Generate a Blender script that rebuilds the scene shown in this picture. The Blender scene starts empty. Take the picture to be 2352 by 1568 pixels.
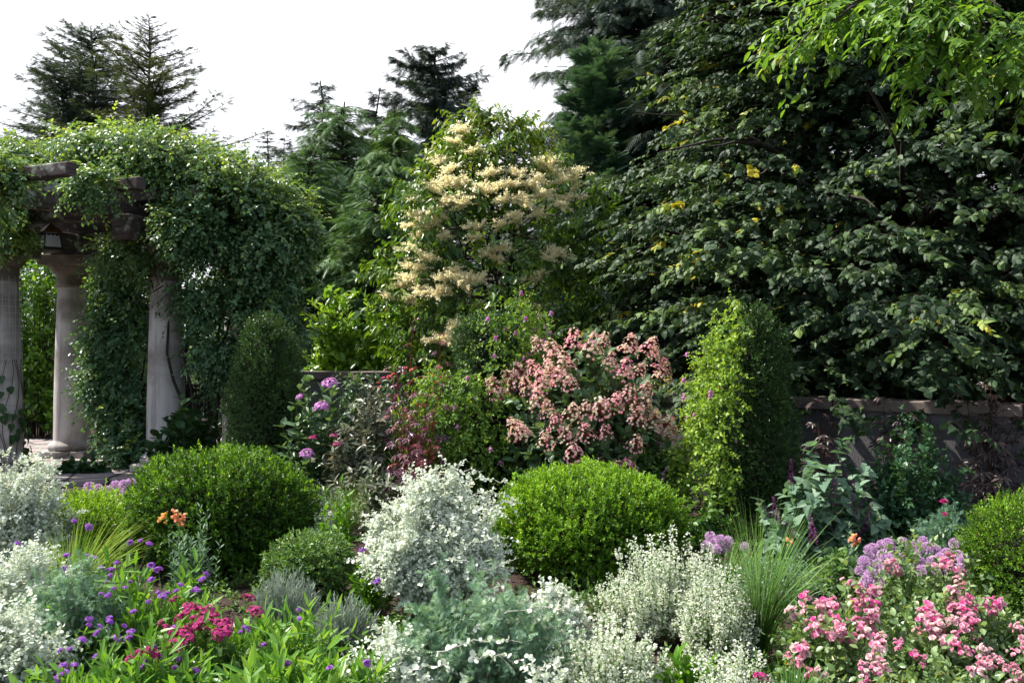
import bpy, math, random
import numpy as np
from mathutils import Vector

# ------------------------------------------------------------------ camera, sky, sun, exposure
SC = bpy.context.scene
COL = SC.collection
CAM_H, FPX, CX, CY = 1.5, 2025.0, 1176.0, 784.0
cam_d = bpy.data.cameras.new("camera")
cam = bpy.data.objects.new("camera", cam_d)
COL.objects.link(cam)
cam.location = (0, 0, CAM_H)
cam.rotation_euler = (math.radians(90), 0, 0)
cam_d.sensor_width = 36
cam_d.lens = 36 * FPX / 2352
cam_d.clip_end = 2000
SC.camera = cam

SUN = Vector((-0.59, 0.20, 0.78)).normalized()
SUN_EL = math.asin(SUN.z)
SUN_AZ = math.atan2(SUN.x, SUN.y)
world = bpy.data.worlds.new("World")
SC.world = world
world.use_nodes = True
wn, wl = world.node_tree.nodes, world.node_tree.links
wn.clear()
w_out = wn.new("ShaderNodeOutputWorld")
w_bg = wn.new("ShaderNodeBackground")
w_sky = wn.new("ShaderNodeTexSky")
w_sky.sky_type = 'NISHITA'
w_sky.sun_disc = False
w_sky.sun_elevation = SUN_EL
w_sky.sun_rotation = SUN_AZ
w_bg.inputs['Strength'].default_value = 0.1
# bright thin cloud that is whitest on the sun's side of the sky
w_tc = wn.new("ShaderNodeTexCoord")
w_dot = wn.new("ShaderNodeVectorMath"); w_dot.operation = 'DOT_PRODUCT'
w_dot.inputs[1].default_value = Vector((-0.25, 0.93, 0.10)).normalized()
w_rng = wn.new("ShaderNodeMapRange"); w_rng.interpolation_type = 'SMOOTHSTEP'
w_rng.inputs['From Min'].default_value = 0.35
w_rng.inputs['From Max'].default_value = 0.85
w_rng.inputs['To Min'].default_value = 0.26
w_rng.inputs['To Max'].default_value = 0.96
w_mix = wn.new("ShaderNodeMix"); w_mix.data_type = 'RGBA'
w_mix.inputs['B'].default_value = (8.2, 8.3, 8.8, 1)
wl.new(w_tc.outputs['Generated'], w_dot.inputs[0])
wl.new(w_dot.outputs['Value'], w_rng.inputs['Value'])
wl.new(w_rng.outputs['Result'], w_mix.inputs['Factor'])
wl.new(w_sky.outputs['Color'], w_mix.inputs['A'])
wl.new(w_mix.outputs['Result'], w_bg.inputs['Color'])
wl.new(w_bg.outputs['Background'], w_out.inputs['Surface'])

sun_d = bpy.data.lights.new("sun", 'SUN')
sun_d.energy = 5.0
sun_d.angle = math.radians(0.53)
sun_d.color = (1.0, 0.95, 0.86)
sun = bpy.data.objects.new("sun", sun_d)
COL.objects.link(sun)
sun.location = (-20, 18, 30)
sun.rotation_euler = (-SUN).to_track_quat('-Z', 'Y').to_euler()

SC.view_settings.view_transform = 'Standard'
SC.view_settings.look = 'None'
SC.view_settings.exposure = 1.0
SC.view_settings.gamma = 1.0
cy = SC.cycles
cy.max_bounces = 5
cy.diffuse_bounces = 3
cy.glossy_bounces = 2
cy.transmission_bounces = 4
cy.transparent_max_bounces = 4
cy.caustics_reflective = False
cy.caustics_refractive = False
cy.sample_clamp_indirect = 6
cy.use_adaptive_sampling = True
cy.adaptive_threshold = 0.02

# ------------------------------------------------------------------ helpers: pixels to points
def X(px, Y): return (px - CX) / FPX * Y
def Z(py, Y): return CAM_H - (py - CY) / FPX * Y
def at(px, py, Y): return np.array([X(px, Y), Y, Z(py, Y)])
UP = np.array([0.0, 0.0, 1.0])
def RNG(s): return np.random.default_rng(s)
def unit(v): return v / np.maximum(np.linalg.norm(v, axis=-1, keepdims=True), 1e-9)
def runit(r, n): return unit(r.normal(size=(n, 3)))
def V3(*a): return np.array(a, float)

# ------------------------------------------------------------------ mesh collector
class G:
    def __init__(s):
        s.v, s.f, s.t, s.n = [], [], [], 0
    def add(s, V, F, T=0.5, mi=0, smooth=False):
        V = np.asarray(V, np.float32).reshape(-1, 3); F = np.asarray(F, np.int64)
        if len(V) == 0: return
        s.v.append(V); s.f.append((F + s.n, mi, smooth))
        T = np.asarray(T, np.float32)
        s.t.append(np.full(len(V), T, np.float32) if T.ndim == 0 else T)
        s.n += len(V)
    def mesh(s, name, mats, origin=(0, 0, 0)):
        me = bpy.data.meshes.new(name)
        if not isinstance(mats, (list, tuple)): mats = [mats]
        for m in mats: me.materials.append(m)
        V = np.concatenate(s.v) - np.asarray(origin, np.float32)
        me.vertices.add(len(V)); me.vertices.foreach_set("co", V.astype(np.float32).ravel())
        idx = np.concatenate([f.ravel() for f, _, _ in s.f]).astype(np.int32)
        tot = np.concatenate([np.full(len(f), f.shape[1]) for f, _, _ in s.f]).astype(np.int32)
        mi = np.concatenate([np.full(len(f), m) for f, m, _ in s.f]).astype(np.int32)
        sm = np.concatenate([np.full(len(f), q) for f, _, q in s.f]).astype(bool)
        me.loops.add(len(idx)); me.loops.foreach_set("vertex_index", idx)
        me.polygons.add(len(tot))
        st = np.concatenate([[0], np.cumsum(tot)[:-1]]).astype(np.int32)
        me.polygons.foreach_set("loop_start", st)
        me.polygons.foreach_set("material_index", mi)
        me.polygons.foreach_set("use_smooth", sm)
        a = me.attributes.new("tone", 'FLOAT', 'POINT')
        a.data.foreach_set("value", np.concatenate(s.t).astype(np.float32))
        me.update(calc_edges=True)
        return me
    def build(s, name, mats, parent=None):
        o = (0, 0, 0)
        if parent is not None: o = abs_loc(parent)
        ob = bpy.data.objects.new(name, s.mesh(name, mats, o))
        COL.objects.link(ob)
        if parent is not None: ob.parent = parent
        return ob

def abs_loc(o):
    l = Vector(o.location)
    while o.parent is not None:
        o = o.parent; l += Vector(o.location)
    return tuple(l)

def tag(o, label, cat, group=None, kind=None):
    o['label'] = label; o['category'] = cat
    if group: o['group'] = group
    if kind: o['kind'] = kind
    return o
def thing(name, label, cat, loc, group=None):
    o = bpy.data.objects.new(name, None); COL.objects.link(o)
    o.location = tuple(float(x) for x in loc); o.empty_display_size = 0.1
    return tag(o, label, cat, group)
def inst(name, me, parent, p, rot=(0, 0, 0), s=1.0, quat=None):
    o = bpy.data.objects.new(name, me); COL.objects.link(o)
    o.parent = parent
    l = Vector(abs_loc(parent)); o.location = Vector([float(x) for x in p]) - l
    o.rotation_euler = quat.to_euler() if quat is not None else rot
    o.scale = (s, s, s) if np.isscalar(s) else s
    return o
def zquat(d, spin=0.0):
    q = Vector([float(x) for x in d]).to_track_quat('Z', 'Y')
    from mathutils import Quaternion
    return q @ Quaternion((0, 0, 1), spin)

# ------------------------------------------------------------------ leaf templates (x across, y along, z normal)
def tri(l): return np.array(l)
T2 = (V3([0, 0, 0], [-.5, .45, .14], [0, 1, -.06], [.5, .45, .14]).reshape(-1, 3), [tri([[0, 2, 1], [0, 3, 2]])])
T4 = (np.array([[0, 0, 0], [0, .45, 0], [-.5, .4, .16], [.5, .4, .16], [0, 1, -.16]]),
      [tri([[0, 1, 2], [0, 3, 1], [1, 4, 2], [1, 3, 4]])])
def big_leaf(rows, cup=.2, droop=.25):
    v = [[0, 0, 0]]
    for y, w in rows:
        d = -droop * y * y
        v += [[-w, y, d + cup * w], [0, y, d], [w, y, d + cup * w]]
    v.append([0, 1, -droop]); k = len(rows); e = len(v) - 1
    q = []; t = [[0, 2, 1], [0, 3, 2]]
    for i in range(k - 1):
        a, b = 1 + 3 * i, 4 + 3 * i
        q += [[a, a + 1, b + 1, b], [a + 1, a + 2, b + 2, b + 1]]
    a = 1 + 3 * (k - 1)
    t += [[a, a + 1, e], [a + 1, a + 2, e]]
    return (np.array(v, float), [tri(t), tri(q)])
T_OVAL = big_leaf([(.22, .38), (.5, .5), (.78, .32)])
T_CORD = big_leaf([(.08, .42), (.35, .5), (.7, .27)], .25, .3)
T_ROUND = big_leaf([(.2, .4), (.55, .5), (.85, .33)], .15, .1)
T_LIND = big_leaf([(.06, .38), (.4, .5), (.75, .26)], -.35, .3)
T_LANCE = big_leaf([(.2, .36), (.5, .5), (.8, .27)], .3, .22)
def feather(k=7, w=.34, fw=.045, sweep=.28, sag=.1):
    v, t = [], []
    v += [[-.012, 0, 0], [.012, 0, 0], [0, 1, -sag]]; t.append([0, 1, 2])
    for i in range(k):
        y = .08 + .86 * i / k; ww = w * (1 - .55 * y)
        for sg in (-1, 1):
            b = len(v)
            z = -sag * y * y
            v += [[0, y - fw, z], [0, y + fw, z], [sg * ww, y + sweep * (1 - .5 * y), z - .04]]
            t.append([b, b + 1, b + 2])
    return (np.array(v), [tri(t)])
T_FEATH = feather()
T_ART = feather(4, .42, .085, .3)
T_FEATH2 = feather(9, .26, .035, .2, .22)
def palmate(k=7, l=1.0, w=.2):
    v, t = [], []
    for i in range(k):
        a = math.radians(-130 + 260 * i / (k - 1)); L = l * (1 - .35 * abs(a) / 2.3)
        d = np.array([math.sin(a), math.cos(a), 0]); s = np.array([d[1], -d[0], 0])
        b = len(v)
        v += [[0, 0, 0], list(d * L * .55 + s * w * L * .6 + [0, 0, .03]), list(d * L * .55 + [0, 0, -.05]),
              list(d * L * .55 - s * w * L * .6 + [0, 0, .03]), list(d * L + [0, 0, -.25 * L])]
        t += [[b, b + 1, b + 2], [b, b + 2, b + 3], [b + 1, b + 4, b + 2], [b + 2, b + 4, b + 3]]
    return (np.array(v), [tri(t)])
T_PALM = palmate(7, 1.0, .26)

def leaves(g, T, P, D, N, S, W=.5, tone=.5, mi=0):
    TV, TF = T; n = len(P)
    if n == 0: return
    D = unit(D); N = N - (N * D).sum(-1, keepdims=True) * D; N = unit(N)
    R = np.cross(D, N)
    S = np.broadcast_to(np.asarray(S, float), (n,))[:, None]
    W = np.broadcast_to(np.asarray(W, float), (n,))[:, None]
    x = TV[None, :, 0] * W * S; y = TV[None, :, 1] * S; z = TV[None, :, 2] * S * np.where(W < .9, W, .9)
    V = P[:, None] + x[..., None] * R[:, None] + y[..., None] * D[:, None] + z[..., None] * N[:, None]
    k = len(TV); off = (np.arange(n) * k)[:, None, None]
    tone = np.broadcast_to(np.asarray(tone, float), (n,)); tv = np.repeat(tone, k)
    V = V.reshape(-1, 3)
    base = g.n
    for i, F in enumerate(TF):
        FF = (F[None] + off).reshape(-1, F.shape[1])
        if i == 0: g.add(V, FF, tv, mi)
        else: g.f.append((FF + base, mi, False))

def frames(PT):
    T = unit(np.gradient(PT, axis=1))
    ref = np.where(np.abs(T[:, :1, 2:3]) > .9, V3(1, 0, 0), UP)
    s = unit(np.cross(T, np.broadcast_to(ref, T.shape)))
    return T, s, np.cross(T, s)
def tubes(g, PT, RA, sides=4, tone=.5, mi=0, smooth=True, cap=False):
    PT = np.asarray(PT, float)
    if PT.ndim == 2: PT = PT[None]
    n, k, _ = PT.shape
    RA = np.broadcast_to(np.asarray(RA, float), (n, k))
    T, s, b = frames(PT)
    a = np.arange(sides) / sides * 2 * np.pi
    V = PT[:, :, None] + RA[..., None, None] * (np.cos(a)[None, None, :, None] * s[:, :, None] + np.sin(a)[None, None, :, None] * b[:, :, None])
    i = np.arange(k - 1)[:, None]; j = np.arange(sides)[None]
    j2 = (j + 1) % sides
    F = np.stack([i * sides + j, i * sides + j2, (i + 1) * sides + j2, (i + 1) * sides + j], -1).reshape(-1, 4)
    F = (F[None] + (np.arange(n) * k * sides)[:, None, None]).reshape(-1, 4)
    tone = np.broadcast_to(np.asarray(tone, float), (n,))
    g.add(V.reshape(-1, 3), F, np.repeat(tone, k * sides), mi, smooth)
def ribbons(g, PT, W, side=None, tone=.5, mi=0, fold=.0):
    n, k, _ = PT.shape
    T, s, b = frames(PT)
    if side is not None:
        s = np.broadcast_to(side[:, None], PT.shape); s = unit(s - (s * T).sum(-1, keepdims=True) * T)
    W = np.broadcast_to(np.asarray(W, float), (n, k))[..., None]
    if fold:
        nn = np.cross(s, T)
        V = np.stack([PT - s * W + nn * W * fold, PT, PT + s * W + nn * W * fold], 2); c = 3
    else:
        V = np.stack([PT - s * W, PT + s * W], 2); c = 2
    i = np.arange(k - 1)[:, None]; j = np.arange(c - 1)[None]
    F = np.stack([i * c + j, i * c + j + 1, (i + 1) * c + j + 1, (i + 1) * c + j], -1).reshape(-1, 4)
    F = (F[None] + (np.arange(n) * k * c)[:, None, None]).reshape(-1, 4)
    tone = np.broadcast_to(np.asarray(tone, float), (n,))
    g.add(V.reshape(-1, 3), F, np.repeat(tone, k * c), mi)
def lathe(g, prof, c=(0, 0, 0), sides=32, mi=0, tone=.5, smooth=True, xs=1, ys=1):
    prof = np.array(prof, float); k = len(prof)
    a = np.arange(sides) / sides * 2 * np.pi
    V = np.stack([prof[:, 1, None] * np.cos(a) * xs, prof[:, 1, None] * np.sin(a) * ys, np.broadcast_to(prof[:, 0, None], (k, sides))], -1) + np.asarray(c)
    i = np.arange(k - 1)[:, None]; j = np.arange(sides)[None]
    F = np.stack([i * sides + j, i * sides + (j + 1) % sides, (i + 1) * sides + (j + 1) % sides, (i + 1) * sides + j], -1).reshape(-1, 4)
    g.add(V.reshape(-1, 3), F, tone, mi, smooth)
def beam(g, a, b, w, h, roll=0.0, mi=0, tone=.5, bev=.012):
    """bevelled square timber from a to b (centre line), w across and h tall, with closed ends"""
    a, b = np.asarray(a, float), np.asarray(b, float)
    d = unit(b - a); s = unit(np.cross(d, UP)); u = np.cross(s, d)
    w, h = w / 2, h / 2
    sec = [(-w + bev, -h), (w - bev, -h), (w, -h + bev), (w, h - bev), (w - bev, h), (-w + bev, h), (-w, h - bev), (-w, -h + bev)]
    V = []
    for p, k in ((a, .93), (a + d * bev, 1), (b - d * bev, 1), (b, .93)):
        V += [p + s * x * k + u * y * k for x, y in sec]
    F = []
    for r in range(3):
        for j in range(8): F.append([r * 8 + j, r * 8 + (j + 1) % 8, r * 8 + 8 + (j + 1) % 8, r * 8 + 8 + j])
    for o in (0, 24):
        F += [[o, o + 1, o + 2, o + 7], [o + 7, o + 2, o + 3, o + 6], [o + 6, o + 3, o + 4, o + 5]]
    g.add(V, F, tone, mi)
def box(g, c, sz, mi=0, tone=.5, bev=.01, rz=0.0):
    c = np.asarray(c, float); ca, sa = math.cos(rz), math.sin(rz)
    d = np.array([ca, sa, 0]) * sz[0] / 2
    beam(g, c - d, c + d, sz[1], sz[2], mi=mi, tone=tone, bev=bev)

def perp(A):
    s = np.cross(A, UP); l = np.linalg.norm(s, axis=-1, keepdims=True)
    return unit(np.where(l < .05, np.cross(A, V3(1, .2, 0)), s))
def twigs(g, r, O, A, L, m, size, T=T4, W=.5, ang=55, planar=False, t0=.1, curve=.15, droop=0., nb=.6, jit=.3, tone=.5, tv=.18, mi=0, stem=None, sr=.002, taper=.3, opp=False, sides=3):
    """twigs that start at O along A, each with m leaves; returns the tips and tip directions"""
    n = len(O)
    if n == 0: return O, A
    A = unit(A); L = np.broadcast_to(np.asarray(L, float), (n,))
    j = np.arange(m)
    t = t0 + (1 - t0) * ((j // 2 * 2 + 1) / m if opp else (j + .6) / m)
    t = np.minimum(t, 1.0)
    P = O[:, None] + A[:, None] * L[:, None, None] * t[None, :, None]
    P[..., 2] -= curve * L[:, None] * t[None] ** 2
    AT = np.repeat(A[:, None], m, 1).copy(); AT[..., 2] -= 2 * curve * t[None]; AT = unit(AT)
    s1 = perp(A)[:, None]; s2 = np.cross(A[:, None], s1)
    if planar:
        ph = (j % 2) * np.pi + r.normal(0, .3, (n, m))
    elif opp:
        ph = (j % 2) * np.pi + (j // 2) * np.pi / 2 + r.uniform(0, 6.28, (n, 1))
    else:
        ph = j * 2.4 + r.uniform(0, 6.28, (n, 1)) + r.normal(0, .2, (n, m))
    side = np.cos(ph)[..., None] * s1 + np.sin(ph)[..., None] * s2
    a = np.radians(ang * (1 - .35 * t))[None, :, None]
    D = np.cos(a) * AT + np.sin(a) * side + jit * r.normal(size=(n, m, 3))
    D[..., 2] -= droop
    N = nb * UP + (1 - nb) * AT + jit * r.normal(size=(n, m, 3))
    S = size * r.uniform(.6, 1.3, (n, m)) * (1 - taper * np.abs(t - .45))[None]
    tn = np.broadcast_to(np.asarray(tone, float), (n,))[:, None] + r.normal(0, tv, (n, m))
    leaves(g, T, P.reshape(-1, 3), D.reshape(-1, 3), N.reshape(-1, 3), S.ravel(), W, np.clip(tn, .02, .98).ravel(), mi)
    if stem is not None:
        tt = np.linspace(0, 1, 4)
        PT = O[:, None] + A[:, None] * L[:, None, None] * tt[None, :, None]
        PT[..., 2] -= curve * L[:, None] * tt[None] ** 2
        tubes(g, PT, sr * np.array([1, .85, .65, .35]), sides, .5, stem)
    tip = O + A * L[:, None]; tip[:, 2] -= curve * L
    return tip, unit(A - 2 * curve * UP)

# ------------------------------------------------------------------ materials
def nodes(name):
    m = bpy.data.materials.new(name); m.use_nodes = True
    nt = m.node_tree; nt.nodes.clear()
    out = nt.nodes.new("ShaderNodeOutputMaterial")
    return m, nt, out
def ramp(nt, stops):
    cr = nt.nodes.new("ShaderNodeValToRGB"); e = cr.color_ramp.elements
    while len(e) < len(stops): e.new(.5)
    for i, (p, c) in enumerate(stops): e[i].position = p; e[i].color = (*c, 1)
    return cr
def leaf_mat(name, stops, trans=.35, rough=.45, spec=.4, warm=(1.25, 1.15, .45), obj_rand=0.0):
    m, nt, out = nodes(name); L = nt.links
    at_ = nt.nodes.new("ShaderNodeAttribute"); at_.attribute_name = "tone"
    fac = at_.outputs['Fac']
    if obj_rand:
        oi = nt.nodes.new("ShaderNodeObjectInfo")
        ma = nt.nodes.new("ShaderNodeMath"); ma.operation = 'MULTIPLY_ADD'
        ma.inputs[1].default_value = obj_rand
        sb = nt.nodes.new("ShaderNodeMath"); sb.operation = 'SUBTRACT'; sb.inputs[1].default_value = obj_rand / 2
        L.new(oi.outputs['Random'], ma.inputs[0]); L.new(fac, ma.inputs[2]); L.new(ma.outputs[0], sb.inputs[0]); fac = sb.outputs[0]
    cr = ramp(nt, stops); L.new(fac, cr.inputs['Fac'])
    p = nt.nodes.new("ShaderNodeBsdfPrincipled")
    p.inputs['Roughness'].default_value = rough
    p.inputs['Specular IOR Level'].default_value = spec
    L.new(cr.outputs['Color'], p.inputs['Base Color'])
    if trans > 0:
        mx = nt.nodes.new("ShaderNodeMix"); mx.data_type = 'RGBA'; mx.blend_type = 'MULTIPLY'
        mx.inputs['Factor'].default_value = 1; mx.inputs['B'].default_value = (*warm, 1)
        L.new(cr.outputs['Color'], mx.inputs['A'])
        tr = nt.nodes.new("ShaderNodeBsdfTranslucent"); L.new(mx.outputs['Result'], tr.inputs['Color'])
        ms = nt.nodes.new("ShaderNodeMixShader"); ms.inputs[0].default_value = trans
        L.new(p.outputs[0], ms.inputs[1]); L.new(tr.outputs[0], ms.inputs[2]); L.new(ms.outputs[0], out.inputs['Surface'])
    else: L.new(p.outputs[0], out.inputs['Surface'])
    return m
def rough_mat(name, stops, scale=8, stretch=(1, 1, 1), rough=.85, bump=.3, bscale=60, detail=6, spec=.25, second=None):
    m, nt, out = nodes(name); L = nt.links
    tc = nt.nodes.new("ShaderNodeTexCoord"); mp = nt.nodes.new("ShaderNodeMapping"); mp.inputs['Scale'].default_value = stretch
    L.new(tc.outputs['Object'], mp.inputs['Vector'])
    n1 = nt.nodes.new("ShaderNodeTexNoise"); n1.inputs['Scale'].default_value = scale; n1.inputs['Detail'].default_value = detail
    n1.inputs['Roughness'].default_value = .65
    L.new(mp.outputs[0], n1.inputs['Vector'])
    cr = ramp(nt, stops); L.new(n1.outputs['Fac'], cr.inputs['Fac'])
    col = cr.outputs['Color']
    if second:
        sc2, lo, hi, c2 = second
        n3 = nt.nodes.new("ShaderNodeTexNoise"); n3.inputs['Scale'].default_value = sc2; n3.inputs['Detail'].default_value = 5
        L.new(tc.outputs['Object'], n3.inputs['Vector'])
        mr = nt.nodes.new("ShaderNodeMapRange"); mr.inputs['From Min'].default_value = lo; mr.inputs['From Max'].default_value = hi
        L.new(n3.outputs['Fac'], mr.inputs['Value'])
        mx = nt.nodes.new("ShaderNodeMix"); mx.data_type = 'RGBA'; mx.inputs['B'].default_value = (*c2, 1)
        L.new(mr.outputs['Result'], mx.inputs['Factor']); L.new(col, mx.inputs['A']); col = mx.outputs['Result']
    p = nt.nodes.new("ShaderNodeBsdfPrincipled"); p.inputs['Roughness'].default_value = rough
    p.inputs['Specular IOR Level'].default_value = spec
    L.new(col, p.inputs['Base Color'])
    n2 = nt.nodes.new("ShaderNodeTexNoise"); n2.inputs['Scale'].default_value = bscale; n2.inputs['Detail'].default_value = 4
    L.new(mp.outputs[0], n2.inputs['Vector'])
    b = nt.nodes.new("ShaderNodeBump"); b.inputs['Strength'].default_value = bump; b.inputs['Distance'].default_value = .01
    L.new(n2.outputs['Fac'], b.inputs['Height']); L.new(b.outputs[0], p.inputs['Normal'])
    L.new(p.outputs[0], out.inputs['Surface'])
    return m

def st(*c): return [(i / (len(c) - 1), x) for i, x in enumerate(c)]
M = {}
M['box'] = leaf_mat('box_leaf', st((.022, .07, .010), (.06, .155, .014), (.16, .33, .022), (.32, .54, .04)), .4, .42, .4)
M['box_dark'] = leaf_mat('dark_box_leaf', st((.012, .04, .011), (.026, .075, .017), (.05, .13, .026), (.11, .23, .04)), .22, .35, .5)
M['box_blue'] = leaf_mat('inkberry_leaf', st((.03, .09, .025), (.06, .15, .04), (.12, .24, .06), (.20, .34, .08)), .28, .4, .45)
M['linden'] = leaf_mat('linden_leaf', [(0, (.015, .037, .018)), (.45, (.038, .074, .032)), (.70, (.095, .16, .05)), (.88, (.18, .27, .07)), (.972, (.23, .32, .07)), (.98, (.48, .40, .03)), (1, (.5, .34, .02))], .25, .55, .28, (1.1, 1.15, .5))
M['ash'] = leaf_mat('ash_leaflet', st((.05, .13, .03), (.10, .22, .035), (.19, .35, .05), (.32, .46, .08)), .5, .4, .4)
M['sour'] = leaf_mat('sourwood_leaf', [(0, (.03, .08, .014)), (.5, (.075, .165, .022)), (.85, (.16, .28, .03)), (1, (.28, .33, .04))], .35, .28, .55)
M['cream'] = leaf_mat('cream_blossom', st((.86, .78, .50), (.95, .90, .66), (.96, .93, .76)), .62, .7, .2, (1.05, 1.0, .85))
M['magnolia'] = leaf_mat('magnolia_leaf', st((.04, .12, .02), (.09, .21, .03), (.17, .33, .045), (.28, .44, .06)), .4, .35, .5)
M['vine'] = leaf_mat('vine_leaf', [(0, (.03, .09, .038)), (.4, (.075, .175, .08)), (.72, (.15, .26, .11)), (.88, (.24, .38, .08)), (1, (.36, .48, .08))], .4, .38, .5)
M['spruce'] = leaf_mat('spruce_needle', st((.026, .046, .036), (.05, .083, .06), (.09, .135, .082)), .15, .6, .3)
M['bluespruce'] = leaf_mat('grey_green_spruce_needle', st((.035, .062, .048), (.066, .105, .078), (.115, .16, .105)), .2, .6, .3)
M['larch'] = leaf_mat('larch_needle', st((.045, .066, .03), (.085, .115, .05), (.13, .165, .07)), .2, .6, .3)
M['hemlock'] = leaf_mat('hemlock_needle', st((.034, .085, .034), (.08, .17, .064), (.14, .255, .085), (.22, .35, .11)), .22, .5, .35)
M['pine'] = leaf_mat('white_pine_needle', st((.05, .115, .075), (.09, .18, .115), (.15, .25, .15)), .2, .55, .35)
M['bark'] = rough_mat('dark_bark', st((.012, .010, .008), (.035, .028, .022), (.07, .058, .048)), 6, (1, 1, .25), .9, .6, 30)
M['twig'] = rough_mat('brown_twig', st((.02, .014, .008), (.05, .035, .02)), 20, rough=.8, bump=.1)
M['greentwig'] = rough_mat('green_stem', st((.04, .07, .02), (.08, .13, .03)), 20, rough=.6, bump=.05)
M['redtwig'] = rough_mat('red_stem', st((.10, .012, .015), (.18, .02, .02)), 20, rough=.5, bump=.05)
M['core'] = rough_mat('dark_core_filler', st((.008, .010, .005), (.022, .022, .012)), 40, rough=.9, bump=.8, bscale=50)  # for the added solid core, dark to stand for the shaded interior
M['hyd'] = leaf_mat('hydrangea_leaf', st((.018, .055, .02), (.035, .09, .03), (.07, .15, .05)), .3, .4, .45)
M['hydlight'] = leaf_mat('light_hydrangea_leaf', st((.04, .10, .04), (.09, .17, .075), (.18, .29, .14)), .3, .42, .45)
M['pinkfl'] = leaf_mat('salmon_pink_floret', st((.80, .74, .52), (.90, .70, .62), (.92, .52, .60), (.88, .34, .50)), .55, .6, .2, (1.1, .9, .8), .5)
M['mauve'] = leaf_mat('mauve_floret', st((.46, .14, .42), (.64, .28, .6), (.75, .42, .72)), .3, .6, .2, (1, .9, 1), .2)
M['silver'] = leaf_mat('silver_felt_leaf', st((.46, .52, .41), (.66, .71, .60), (.82, .85, .77)), .25, .7, .15, (1.0, 1.05, .8))
M['artem'] = leaf_mat('artemisia_leaf', st((.08, .17, .11), (.16, .28, .18), (.29, .43, .27), (.44, .58, .30)), .3, .65, .2, (1, 1.1, .7))
M['lav'] = leaf_mat('lavender_leaf', st((.16, .22, .17), (.30, .37, .30), (.46, .53, .45)), .2, .7, .2, (1, 1, .8))
M['grass'] = leaf_mat('grass_blade', st((.05, .14, .03), (.13, .27, .06), (.26, .42, .12), (.5, .55, .25)), .35, .45, .4)
M['verb'] = leaf_mat('lanceolate_leaf', st((.045, .14, .025), (.11, .26, .035), (.19, .38, .055), (.30, .46, .13)), .4, .4, .4)
M['purple'] = leaf_mat('purple_floret', st((.26, .06, .42), (.42, .13, .62), (.58, .26, .76)), .3, .6, .2, (1, .8, 1), .3)
M['crimson'] = leaf_mat('crimson_floret', st((.26, .01, .10), (.44, .025, .17), (.60, .07, .27)), .25, .6, .2, (1, .8, .9), .3)
M['rose'] = leaf_mat('rose_petal', st((.90, .80, .72), (.88, .62, .66), (.86, .40, .56), (.78, .14, .42)), .45, .6, .2, (1.05, .95, 1.0), .5)
M['roseleaf'] = leaf_mat('rose_leaf', [(0, (.06, .13, .045)), (.4, (.15, .25, .09)), (.75, (.27, .38, .16)), (.93, (.28, .34, .12)), (1, (.40, .30, .04))], .35, .35, .5)
M['calfl'] = leaf_mat('white_calamint_floret', st((.62, .68, .50), (.78, .82, .68), (.86, .88, .80)), .4, .7, .15, (1, 1, .9))
M['calleaf'] = leaf_mat('calamint_leaf', st((.05, .12, .022), (.11, .22, .045), (.2, .33, .08)), .35, .5, .35)
M['allium'] = leaf_mat('allium_floret', st((.54, .34, .56), (.72, .48, .72), (.84, .64, .82)), .3, .6, .2, (1, .9, 1), .2)
M['salvia'] = leaf_mat('sage_leaf', st((.06, .12, .08), (.12, .21, .14), (.22, .33, .22), (.33, .46, .30)), .35, .55, .3, (1, 1.15, .6))
M['plum'] = leaf_mat('plum_calyx', st((.05, .006, .05), (.10, .012, .09), (.35, .03, .28)), .2, .6, .25, (1, .8, 1))
M['sagedark'] = leaf_mat('mid_green_leaf', st((.03, .085, .04), (.06, .15, .07), (.11, .23, .10)), .3, .4, .45)
M['castor'] = leaf_mat('bronze_palmate_leaf', st((.05, .03, .03), (.09, .06, .056), (.155, .112, .098)), .25, .4, .45, (1.1, .8, .7))
M['maroon'] = leaf_mat('maroon_leaf', st((.05, .025, .04), (.10, .04, .065), (.18, .06, .08), (.32, .06, .06)), .3, .35, .5, (1.3, .7, .6))
M['grayshrub'] = leaf_mat('grey_purple_leaf', st((.075, .115, .065), (.15, .20, .115), (.23, .225, .17), (.33, .37, .26)), .25, .4, .45, (1.1, .9, .7))
M['clem'] = leaf_mat('clematis_leaf', st((.035, .10, .018), (.08, .18, .032), (.17, .31, .05), (.34, .50, .06)), .4, .45, .4)
M['bell'] = leaf_mat('pink_bell_petal', st((.48, .14, .40), (.66, .28, .56), (.78, .42, .66)), .4, .6, .2, (1, .8, 1), .3)
M['orange'] = leaf_mat('orange_petal', st((.80, .50, .10), (.84, .42, .22), (.82, .34, .26)), .35, .6, .2, (1, .9, .8), .6)
M['straw'] = leaf_mat('strawflower_petal', st((.62, .06, .22), (.66, .08, .16), (.78, .28, .05)), .2, .5, .3, (1, .8, .8), .8)
M['limegreen'] = leaf_mat('fresh_green_leaf', st((.06, .16, .012), (.12, .28, .02), (.2, .40, .03)), .45, .4, .4)
M['deadleaf'] = leaf_mat('browned_leaf', st((.10, .05, .02), (.2, .11, .04), (.3, .2, .08)), .2, .6, .2, (1, .9, .6))
M['stone'] = rough_mat('column_stone', [(.28, (.21, .19, .175)), (.48, (.42, .39, .37)), (.72, (.54, .515, .495))], 2.4, (3.5, 3.5, .3), .85, .25, 120, second=(1.8, .46, .68, (.13, .105, .09)))
M['capstone'] = rough_mat('capital_stone', [(.3, (.09, .072, .06)), (.6, (.19, .155, .13)), (.8, (.30, .26, .23))], 5, (1, 1, 1), .9, .35, 80)
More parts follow.
